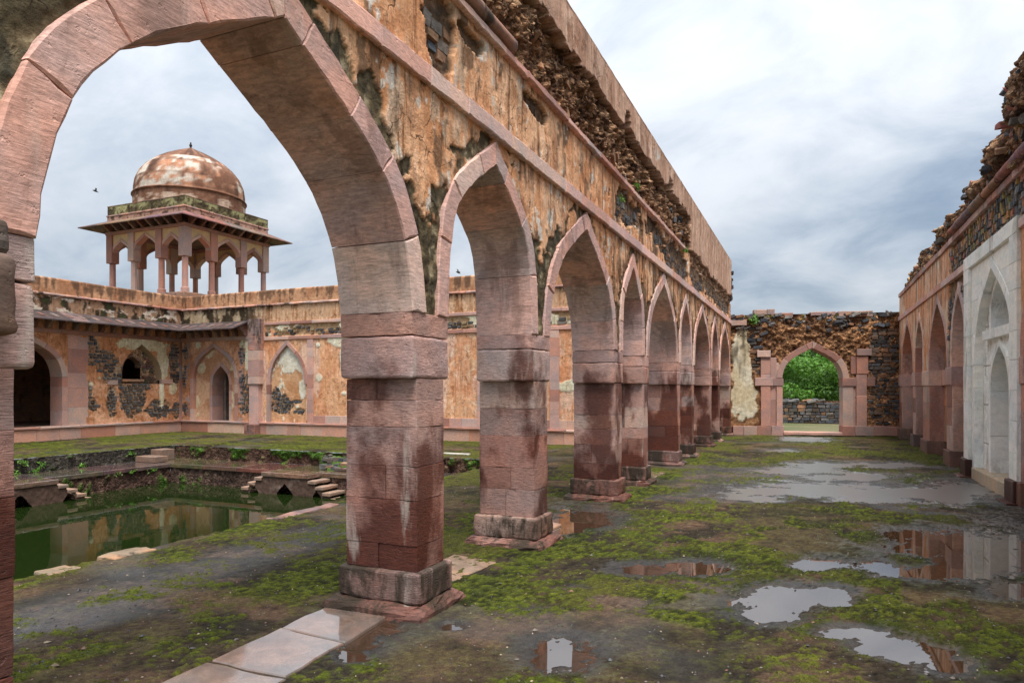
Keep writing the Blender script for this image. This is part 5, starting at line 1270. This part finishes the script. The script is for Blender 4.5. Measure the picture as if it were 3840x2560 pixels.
    pb('pillar_shaft', xp0, xp1 - .14, .0, .36, -.1, .30, .7)
    pb('pillar_shaft', xp0 + .08, xp1 - .14, .36, 1.74, -.1, .16, 1.1)
    for z0, z1, k in ((1.74, 2.0, 1.0), (2.0, 2.55, 1.0), (2.55, 2.9, 1.05), (2.9, 3.4, .8), (3.4, 3.98, .75)): pb('pillar_block', xp0 + .06, xp1 - .04, z0 + .002, z1 - .002, -.1, .20, k)
north_front()

# ------------------------------------------------------------------ domed pavilion on the roof
def chhatri():
    t0 = 26.5; Xc, Yc, Wd = -.8405 * t0, .7232 * t0, 4.13
    cx, cy = Xc - Wd / 2, Yc + Wd / 2; ZB = 5.30
    root = thing('domed_pavilion', 'open roof pavilion with weathered brown dome on slender pink columns', 'pavilion', (cx, cy, 4.6))
    h = Wd / 2
    def W(a, b): return (cx + a, cy + b)
    def rbox(name, x0, x1, y0, y1, z0, z1, mat, col, r=.012): return worn_box(name, cx + x0, cx + x1, cy + y0, cy + y1, z0, z1, mat, root, col, r, .4, .003)
    rbox('base', -h - .45, h + .45, -h - .45, h + .45, 4.5, ZB - .06, M_PLAIN, (.3, .19, .13)); rbox('base_slab', -h - .35, h + .38, -h - .38, h + .35, ZB - .055, ZB, M_PLAIN, (.36, .24, .18), .02)
    pos = [-h, -h * .38, h * .38, h]
    zc = 6.72; zt = 7.86
    def column(a, b):
        V = []; F = []; ns = 8; prof = [(.155, ZB), (.155, ZB + .2), (.13, ZB + .22), (.118, ZB + .24), (.112, zc - .02)]
        for r, z in prof:
            for k in range(ns): t = 2 * math.pi * (k + .5) / ns; V.append((cx + a + r * math.cos(t) * 1.05, cy + b + r * math.sin(t) * 1.05, z))
        for i in range(len(prof) - 1):
            for k in range(ns): F.append((i * ns + k, i * ns + (k + 1) % ns, (i + 1) * ns + (k + 1) % ns, (i + 1) * ns + k))
        link('column', poly_mesh('column', V, F), M_SAND, root, pink(1.1, .1))
        worn_box('column_bracket', cx + a - .17, cx + a + .17, cy + b - .17, cy + b + .17, zc, zt, M_SAND, root, pink(1.0, .12), .01, .3, .003)
    done = set()
    for i in range(4):
        for j in range(4):
            if i in (0, 3) or j in (0, 3): column(pos[i], pos[j])
    # arched panels between the columns
    def panel(fr, p0, p1):
        y0, y1 = p0 + .14, p1 - .14; zs = zc + .30; za = zt - (.18 if p1 - p0 > 1.4 else .30)
        I, E, m = arch_curve(y0 - .0, y1, zc + .0, za, .11, PROF_N, 20)
        arch_ring('arch_stone', root, fr, y0, y1, zc + .04, za, .12, -.13, .13, PROF_N, [.5], M_SAND, lambda: pink(1.02), bev=.006, jit=.002, step=.3)
        us = np.linspace(p0, p1, 30); V = []; F = []
        for a in us:
            zl = max(zc, float(arch_top(np.array([a]), y0, y1, zc + .04, za, .12, PROF_N)[0])); zl = min(zl, zt)
            V += [fr.w(a, zl, .10), fr.w(a, zt, .10), fr.w(a, zl, -.10), fr.w(a, zt, -.10)]
        for i in range(len(us) - 1):
            k = 4 * i; F += [(k, k + 4, k + 5, k + 1), (k + 2, k + 3, k + 7, k + 6), (k, k + 2, k + 6, k + 4)]
        link('spandrel', poly_mesh('spandrel', V, F), M_SAND, root, (.58, .43, .24))
    for (O, U, Nn) in (((cx, cy - h, 0), (1, 0, 0), (0, -1, 0)), ((cx + h, cy, 0), (0, 1, 0), (1, 0, 0)), ((cx, cy + h, 0), (1, 0, 0), (0, 1, 0)), ((cx - h, cy, 0), (0, 1, 0), (-1, 0, 0))):
        fr = Frame(O, U, Nn)
        for k in range(3): panel(fr, pos[k], pos[k + 1])
        # beam and eave brackets
        prism('beam', rect(-h - .2, h + .2, zt, zt + .13), fr, -.2, .19, M_SAND, root, pink(.8), bev=.01)
        for k in range(9):
            a = -h + .1 + k * (2 * h - .2) / 8; pr = [(0.1, 7.98), (.26, 8.0), (.34, 8.08), (.42, 8.12), (.52, 8.22), (.1, 8.36)]
            V = [fr.w(a - .05, z, d) for d, z in pr] + [fr.w(a + .05, z, d) for d, z in pr]; n = len(pr)
            link('eave_bracket', poly_mesh('eave_bracket', V, [tuple(range(n)), tuple(range(n, 2 * n))[::-1]] + [(i, (i + 1) % n, n + (i + 1) % n, n + i) for i in range(n)]), M_SAND, root, pink(.4))
        # sloping eave of thin slabs
        e = .88; zi, zo = 8.46, 8.12; nsl = 5
        for k in range(nsl):
            u0, u1 = -1 + 2 * k / nsl, -1 + 2 * (k + 1) / nsl
            V = []
            for u in (u0, u1):
                V += [fr.w(u * (h + .12), zi - .04, .12), fr.w(u * (h + .12), zi, .12), fr.w(u * (h + e), zo, e), fr.w(u * (h + e), zo - .035, e)]
            link('eave_slab', poly_mesh('eave_slab', V, [(0, 1, 2, 3), (4, 7, 6, 5)] + [(i, i + 4, (i + 1) % 4 + 4, (i + 1) % 4) for i in range(4)]), M_PLAIN, root, tuple(v * rnd(.8, 1.2) for v in (.20, .13, .11)))
    rbox('ceiling', -h, h, -h, h, zt + .13, zt + .3, M_PLAIN, (.16, .1, .08))
    # frieze and parapet with green and black weathering
    def wband(z0, z1, o, cols, seed, name):
        for (O, U, Nn) in (((cx, cy - h - o, 0), (1, 0, 0), (0, -1, 0)), ((cx + h + o, cy, 0), (0, 1, 0), (1, 0, 0)), ((cx, cy + h + o, 0), (1, 0, 0), (0, 1, 0)), ((cx - h - o, cy, 0), (0, 1, 0), (-1, 0, 0))):
            fr = Frame(O, U, Nn)
            def fn(A, B):
                n2 = fbm(A * 3 + O[0], B * 4, 4, seed); n3 = fbm(A * 10, B * 10 + O[1], 4, seed + 3); c = mixc(cols[0], cols[1], ss(-.4, .4, n2)); c = mixc(c, cols[2], ss(.0, .5, n3 + .3 * n2)); return .006 * n3, c
            relief(name, root, fr, np.arange(-h - o, h + o + .04, .05), np.linspace(z0, z1, 10), fn, M_WALL)
    GRN = ((.30, .28, .14), (.10, .08, .04), (.05, .035, .022))
    wband(8.44, 8.62, .14, ((.45, .27, .21), (.36, .2, .15), (.10, .06, .04)), 1500, 'frieze')
    rbox('frieze_top', -h - .17, h + .17, -h - .17, h + .17, 8.62, 8.68, M_PLAIN, (.50, .32, .26))
    wband(8.68, 9.06, .13, GRN, 1520, 'parapet'); rbox('parapet_top', -h - .14, h + .14, -h - .14, h + .14, 9.03, 9.065, M_PLAIN, (.20, .13, .09))
    # drum, ring and dome
    R = 2.17; zd0, zr, za = 9.0, 9.62, 11.88
    nth, nz = 96, 60; prof = []
    for t in np.linspace(0, 1, 14): prof.append((R + .02, zd0 + (zr - .05 - zd0) * t))
    for t in np.linspace(0, math.pi, 6): prof.append((R + .02 + .06 * math.sin(t), zr - .05 + .08 * (1 - math.cos(t)) / 2))
    dr = [1, 1.0, .975, .91, .80, .66, .49, .31, .14, 0.007]; dzz = [0, .12, .27, .42, .555, .67, .775, .865, .94, 1.0]
    for t in np.linspace(0, 1, 34):
        k = np.linspace(0, 1, 10); r = R * float(np.interp(t, k, dr)); z = zr + .03 + (za - zr - .03) * float(np.interp(t, k, dzz)); prof.append((r, z))
    pr = np.array(prof); th = np.linspace(0, 2 * math.pi, nth + 1); TT, _ = np.meshgrid(th, pr[:, 0]); Rr = pr[:, 0][:, None] + 0 * TT; Zz = pr[:, 1][:, None] + 0 * TT
    P = np.stack([cx + Rr * np.cos(TT), cy + Rr * np.sin(TT), Zz], -1)
    q = TT * R; n1 = fbm(q * 1.1, Zz * 1.3, 4, 1600); n3 = fbm(q * 5, Zz * 5, 4, 1610)
    C = mixc((.17, .08, .05), (.29, .155, .10), ss(-.5, .5, n3 + .5 * n1)); dst = fbm(q * 4, Zz * .7, 4, 1620); C = mixc(C, (.06, .03, .022), ss(-.1, .5, n3 * .4 + n1 * .6 + dst * .6) * .85)
    row = np.floor((Zz - zr) / .62); col_ = np.floor((q + row * .3) / .58); hh = _hash(col_, row, 77)
    fx = np.abs(((q + row * .3) / .58) % 1 - .5); fz = np.abs(((Zz - zr) / .62) % 1 - .5); inside = ss(.47, .40, fx + .06 * n3) * ss(.47, .40, fz + .06 * n3)
    pale = inside * (hh > .22) * (Zz > zr + .05) * (Zz < zr + 1.45) * ss(-.2, .15, n1 + .28 + .35 * n3 - .45 * dst)
    C = mixc(C, mixc((.60, .54, .46), (.46, .22, .13), ss(-.1, .4, n3)), pale * .9)
    low = (Zz < zr - .25) * ss(.0, .2, n1 + .3 * n3); C = mixc(C, (.58, .44, .34), low * .8)
    link('dome', grid_mesh('dome', P, None, {'Col': C}), M_WALL, root)
    V = []; F = []; fp = [(.05, za - .04), (.035, za + .03), (.06, za + .07), (.06, za + .12), (.03, za + .15), (.035, za + .2), (.005, za + .24)]; ns = 10
    for r, z in fp:
        for k in range(ns): V.append((cx + r * math.cos(k * .6283), cy + r * math.sin(k * .6283), z))
    for i in range(len(fp) - 1):
        for k in range(ns): F.append((i * ns + k, i * ns + (k + 1) % ns, (i + 1) * ns + (k + 1) % ns, (i + 1) * ns + k))
    link('finial', poly_mesh('finial', V, F, True), M_ROCK, root, (.05, .04, .035))
chhatri()

# ------------------------------------------------------------------ land outside, trees, hill
def land():
    m, nt, b = new_mat('rough_grass'); t = NT(nt); pos = t.n('ShaderNodeNewGeometry').outputs['Position']
    c = t.mix(t.rng(t.noise(pos, .6, 5, .6), .35, .65), (.075, .085, .025), (.14, .12, .055)); c = t.mix(1.0, c, t.gray(t.rng(t.noise(pos, 18, 4, .6), .3, .7, .6, 1.4)), 'MULTIPLY'); t.l(c, b.inputs['Base Color']); b.inputs['Roughness'].default_value = .95
    xs = [-3000, -22.9, 2.7, 3000]; ys = [-3000, -2.9, 25.3, 3000]; V = []; F = []
    def q(x0, x1, y0, y1):
        k = len(V); V.extend([(x0, y0, -.01), (x1, y0, -.01), (x1, y1, -.01), (x0, y1, -.01)]); F.append((k, k + 1, k + 2, k + 3))
    q(-3000, 3000, 25.3, 3000); q(-3000, 3000, -3000, -2.9); q(-3000, -21.3, -2.9, 25.3); q(2.7, 3000, -2.9, 25.3); q(-21.3, -6.0, 18.25, 25.3); q(-21.3, -6, -2.9, -1.95)
    tag(link('terrain', poly_mesh('terrain', V, F), m), 'rough grassy land outside the ruin', 'terrain', kind='structure')
    # wooded ridge
    m2, nt, b = new_mat('wooded_hill'); t = NT(nt); pos = t.n('ShaderNodeNewGeometry').outputs['Position']
    c = t.mix(t.rng(t.noise(pos, .08, 6, .65), .35, .65), (.035, .075, .03), (.08, .14, .05)); t.l(c, b.inputs['Base Color']); b.inputs['Roughness'].default_value = 1
    X, Y = np.meshgrid(np.linspace(-400, 400, 120), np.linspace(150, 520, 60)); H = 34 * ss(150, 420, Y) * (.75 + .3 * fbm(X * .006, Y * .006, 4, 5)) + 2.5 * fbm(X * .06, Y * .06, 4, 9) * ss(150, 200, Y)
    tag(link('hill', grid_mesh('hill', np.stack([X, Y, H - 1], -1)), m2), 'distant wooded ridge above the trees', 'hill', kind='structure')
land()
def leaf_mat():
    m, nt, b = new_mat('leaves'); t = NT(nt); oi = t.n('ShaderNodeObjectInfo'); at = t.n('ShaderNodeVertexColor', layer_name='Col').outputs['Color']
    c = t.mix(1.0, oi.outputs['Color'], at, 'MULTIPLY'); t.l(c, b.inputs['Base Color']); b.inputs['Roughness'].default_value = .55
    tr = t.n('ShaderNodeBsdfTranslucent'); t.l(c, tr.inputs[0]); mx = t.n('ShaderNodeMixShader'); mx.inputs[0].default_value = .3
    t.l(b.outputs[0], mx.inputs[1]); t.l(tr.outputs[0], mx.inputs[2]); t.l(mx.outputs[0], nt.nodes['Material Output'].inputs[0]); return m
M_LEAF = leaf_mat()
M_BARK = stone_mat('bark', grain=(3, 3, 1), gscale=5, gamt=.4, blotch=.3, bumpd=.02)
def leaves_mesh(name, centres, nrm, size, tone=None):
    n = len(centres); rg = RNG; t = rg.normal(size=(n, 3)); nr = nrm + rg.normal(size=(n, 3)) * .55; nr /= np.linalg.norm(nr, axis=1, keepdims=True)
    u = np.cross(nr, t); u /= np.maximum(np.linalg.norm(u, axis=1, keepdims=True), 1e-6); v = np.cross(nr, u); s = size * rg.uniform(.6, 1.4, (n, 1))
    V = np.stack([centres - u * s, centres + v * s * .45, centres + u * s, centres - v * s * .45], 1).reshape(-1, 3)
    me = bpy.data.meshes.new(name); me.vertices.add(4 * n); me.vertices.foreach_set('co', V.astype(np.float32).ravel()); me.loops.add(4 * n); me.loops.foreach_set('vertex_index', np.arange(4 * n, dtype=np.int32)); me.polygons.add(n); me.polygons.foreach_set('loop_start', np.arange(0, 4 * n, 4, dtype=np.int32)); me.update(calc_edges=True)
    a = me.color_attributes.new('Col', 'FLOAT_COLOR', 'POINT'); c = np.repeat(np.concatenate([rg.uniform(.7, 1.3, (n, 1)) * np.array([[1.0, 1, .9]]) + rg.uniform(-.08, .12, (n, 1)) * np.array([[1, .3, 0]]), np.ones((n, 1))], 1) * (1 if tone is None else np.stack([tone, tone, tone, tone * 0 + 1], 1)), 4, 0); a.data.foreach_set('color', c.astype(np.float32).ravel())
    return me
def tree(x, y, ht, rad, col, label, nleaf=7000):
    root = thing('tree', label, 'tree', (x, y, 0), 'trees beyond the end arch')
    V = []; F = []; ns = 8
    def limb(p, q, r0, r1, seg=5):
        k0 = len(V); p = np.array(p, float); q = np.array(q, float)
        for i in range(seg + 1):
            f = i / seg; c = p + (q - p) * f + np.array((mnoise.noise(Vector(p * 3 + f)), mnoise.noise(Vector(q * 2 - f)), 0)) * .25 * f * (1 - f) * 4 * .5; r = r0 + (r1 - r0) * f
            for k in range(ns): V.append((c[0] + r * math.cos(k * 6.283 / ns), c[1] + r * math.sin(k * 6.283 / ns), c[2]))
        for i in range(seg):
            for k in range(ns): F.append((k0 + i * ns + k, k0 + i * ns + (k + 1) % ns, k0 + (i + 1) * ns + (k + 1) % ns, k0 + (i + 1) * ns + k))
    limb((x, y, -.1), (x, y, ht * .45), .05 * ht, .035 * ht); cl = []
    for k in range(26):
        a = rnd(0, 6.283); e = rnd(-1.2, 1.35); rr = rad * rnd(.45, .95); c = np.array((x + rr * math.cos(a) * math.cos(e), y + rr * math.sin(a) * math.cos(e), ht * .55 + ht * .45 * math.sin(e) * rnd(.7, 1.0))); cl.append((c, rad * rnd(.22, .40)))
        if k % 3 == 0: limb((x, y, ht * rnd(.25, .45)), c, .018 * ht, .005 * ht)
    link('trunk', poly_mesh('trunk', V, F, True), M_BARK, root, (.10, .075, .05))
    cs = []; nn = []; tn = []
    for c, r in cl:
        n = int(nleaf * (r / rad) ** 2 / sum((q[1] / rad) ** 2 for q in cl)); d = RNG.normal(size=(n, 3)); d /= np.linalg.norm(d, axis=1, keepdims=True); rr = r * RNG.uniform(.55, 1.05, (n, 1)) ** .6
        cs.append(c + d * rr * np.array((1, 1, .75))); nn.append(d + np.array((0, 0, .6))); tn.append(np.full(n, rnd(.5, 1.25)))
    link('crown', leaves_mesh('crown', np.concatenate(cs), np.concatenate(nn), rad * .040, np.concatenate(tn)), M_LEAF, root, col)
tree(-1.3, 38.6, 3.3, 2.0, (.095, .23, .022), 'bright green bushy tree low behind the boundary wall on the left', 9000)
tree(2.3, 39.6, 3.6, 2.1, (.115, .26, .025), 'bright green rounded tree behind the boundary wall on the right', 9000)
tree(.4, 44.5, 4.3, 2.6, (.085, .21, .022), 'taller mid green tree between and behind the two front trees', 9000)
tree(4.8, 45.0, 4.2, 2.5, (.06, .15, .02), 'dark green tree at the right edge of the end arch', 6000)
tree(-3.6, 46.0, 4.3, 2.6, (.06, .16, .02), 'dark green tree at the left edge of the end arch', 6000)
tree(1.2, 58.0, 5.4, 4.0, (.10, .17, .045), 'pale far tree showing in the point of the end arch', 7000)

# ------------------------------------------------------------------ small things
def fern(x, y, z, size, n, label, group=None, nrm=(1, 0, .5), col=(.10, .24, .02)):
    c = np.array((x, y, z)) + RNG.normal(size=(n, 3)) * size * np.array((.34, .55, .4)); me = leaves_mesh('wall_fern', c, np.tile(np.array(nrm, float), (n, 1)), size * .32); me.materials.append(M_LEAF)
    o = link('wall_fern', me, M_LEAF, None, col); tag(o, label, 'plant', group)
def on(fr, x, y, d=.02): a, b = fr.pix(x, y, d); return fr.w(a, b, d)
fern(*on(AF, 2570, 935, .05), .09, 60, 'bright green sprig growing from the arcade wall below the upper plaster')
fern(*on(AF, 2388, 700, .03), .08, 50, 'small weed rooted in the broken string course of the arcade')
fern(*on(AF, 2330, 745, .03), .06, 40, 'tiny weed below the broken string course of the arcade')
fern(*on(EF, 2830, 1200, .03), .18, 170, 'green weeds on the left top of the end wall', None, (0, -1, .6))
TW = Frame((POOL[0], 0, 0), (0, 1, 0), (1, 0, 0)); TL = Frame((LED_X, 0, 0), (0, 1, 0), (1, 0, 0))
for (fr, x, y, w) in ((TW, 60, 1776, 'low at the left end of the upper tank wall'), (TW, 85, 1737, 'high at the left end of the upper tank wall'), (TW, 135, 1765, 'second from the left low on the upper tank wall'), (TW, 160, 1741, 'second from the left high on the upper tank wall'), (TW, 310, 1746, 'in the middle of the upper tank wall'), (TW, 492, 1696, 'right of the middle on the upper tank wall, near the rim steps'),
                      (TL, 195, 1817, 'by the top step of the left landing'), (TL, 437, 1771, 'leftmost on the lower tank wall'), (TL, 492, 1767, 'middle one of three on the lower tank wall'), (TL, 575, 1760, 'rightmost on the lower tank wall')):
    fern(*on(fr, x, y, .03), .09, 40, 'small green fern ' + w, 'ferns on the tank wall')
def bird(x, y, dist, label):
    d = np.array(ray(x, y)); p = np.array((0, 0, EYE)) + d * dist; V = []; F = []
    for i, (q, r) in enumerate(((-.22, .01), (-.12, .05), (0, .06), (.12, .04), (.24, .01))):
        for k in range(6): V.append((q, r * math.cos(k * 1.047), r * math.sin(k * 1.047)))
    for i in range(4):
        for k in range(6): F.append((i * 6 + k, i * 6 + (k + 1) % 6, i * 6 + 6 + (k + 1) % 6, i * 6 + 6 + k))
    for s in (-1, 1):
        b = len(V); V += [(-.08, 0, .02), (.09, 0, .02), (.02, s * .3, .18), (-.08, s * .28, .17), (-.14, s * .62, .10), (-.08, 0, .0), (.09, 0, .0), (.02, s * .3, .165), (-.08, s * .28, .155)]
        F += [(b, b + 1, b + 2, b + 3), (b + 3, b + 2, b + 4), (b + 5, b + 8, b + 7, b + 6), (b + 8, b + 4, b + 7)]
    o = link('bird', poly_mesh('bird', V, F), M_ROCK, None, (.03, .028, .028)); o.location = p; o.rotation_euler = (.5, .3, 1.0); tag(o, label, 'bird')
moss_tufts()
bird(358, 717, 55, 'small dark bird gliding left of the domed pavilion'); bird(1718, 1022, 55, 'tiny dark bird above the court parapet in the second arch')
gx_, gy_ = pix_ground(1712, 1706)
o = worn_box('fallen_plank', gx_ - .35, gx_ + .35, gy_ - .05, gy_ + .05, .01, .05, M_MARB, None, (.6, .58, .52), .008, .2, .004); tag(o, 'pale fallen stone strip lying on the green terrace', 'stone')
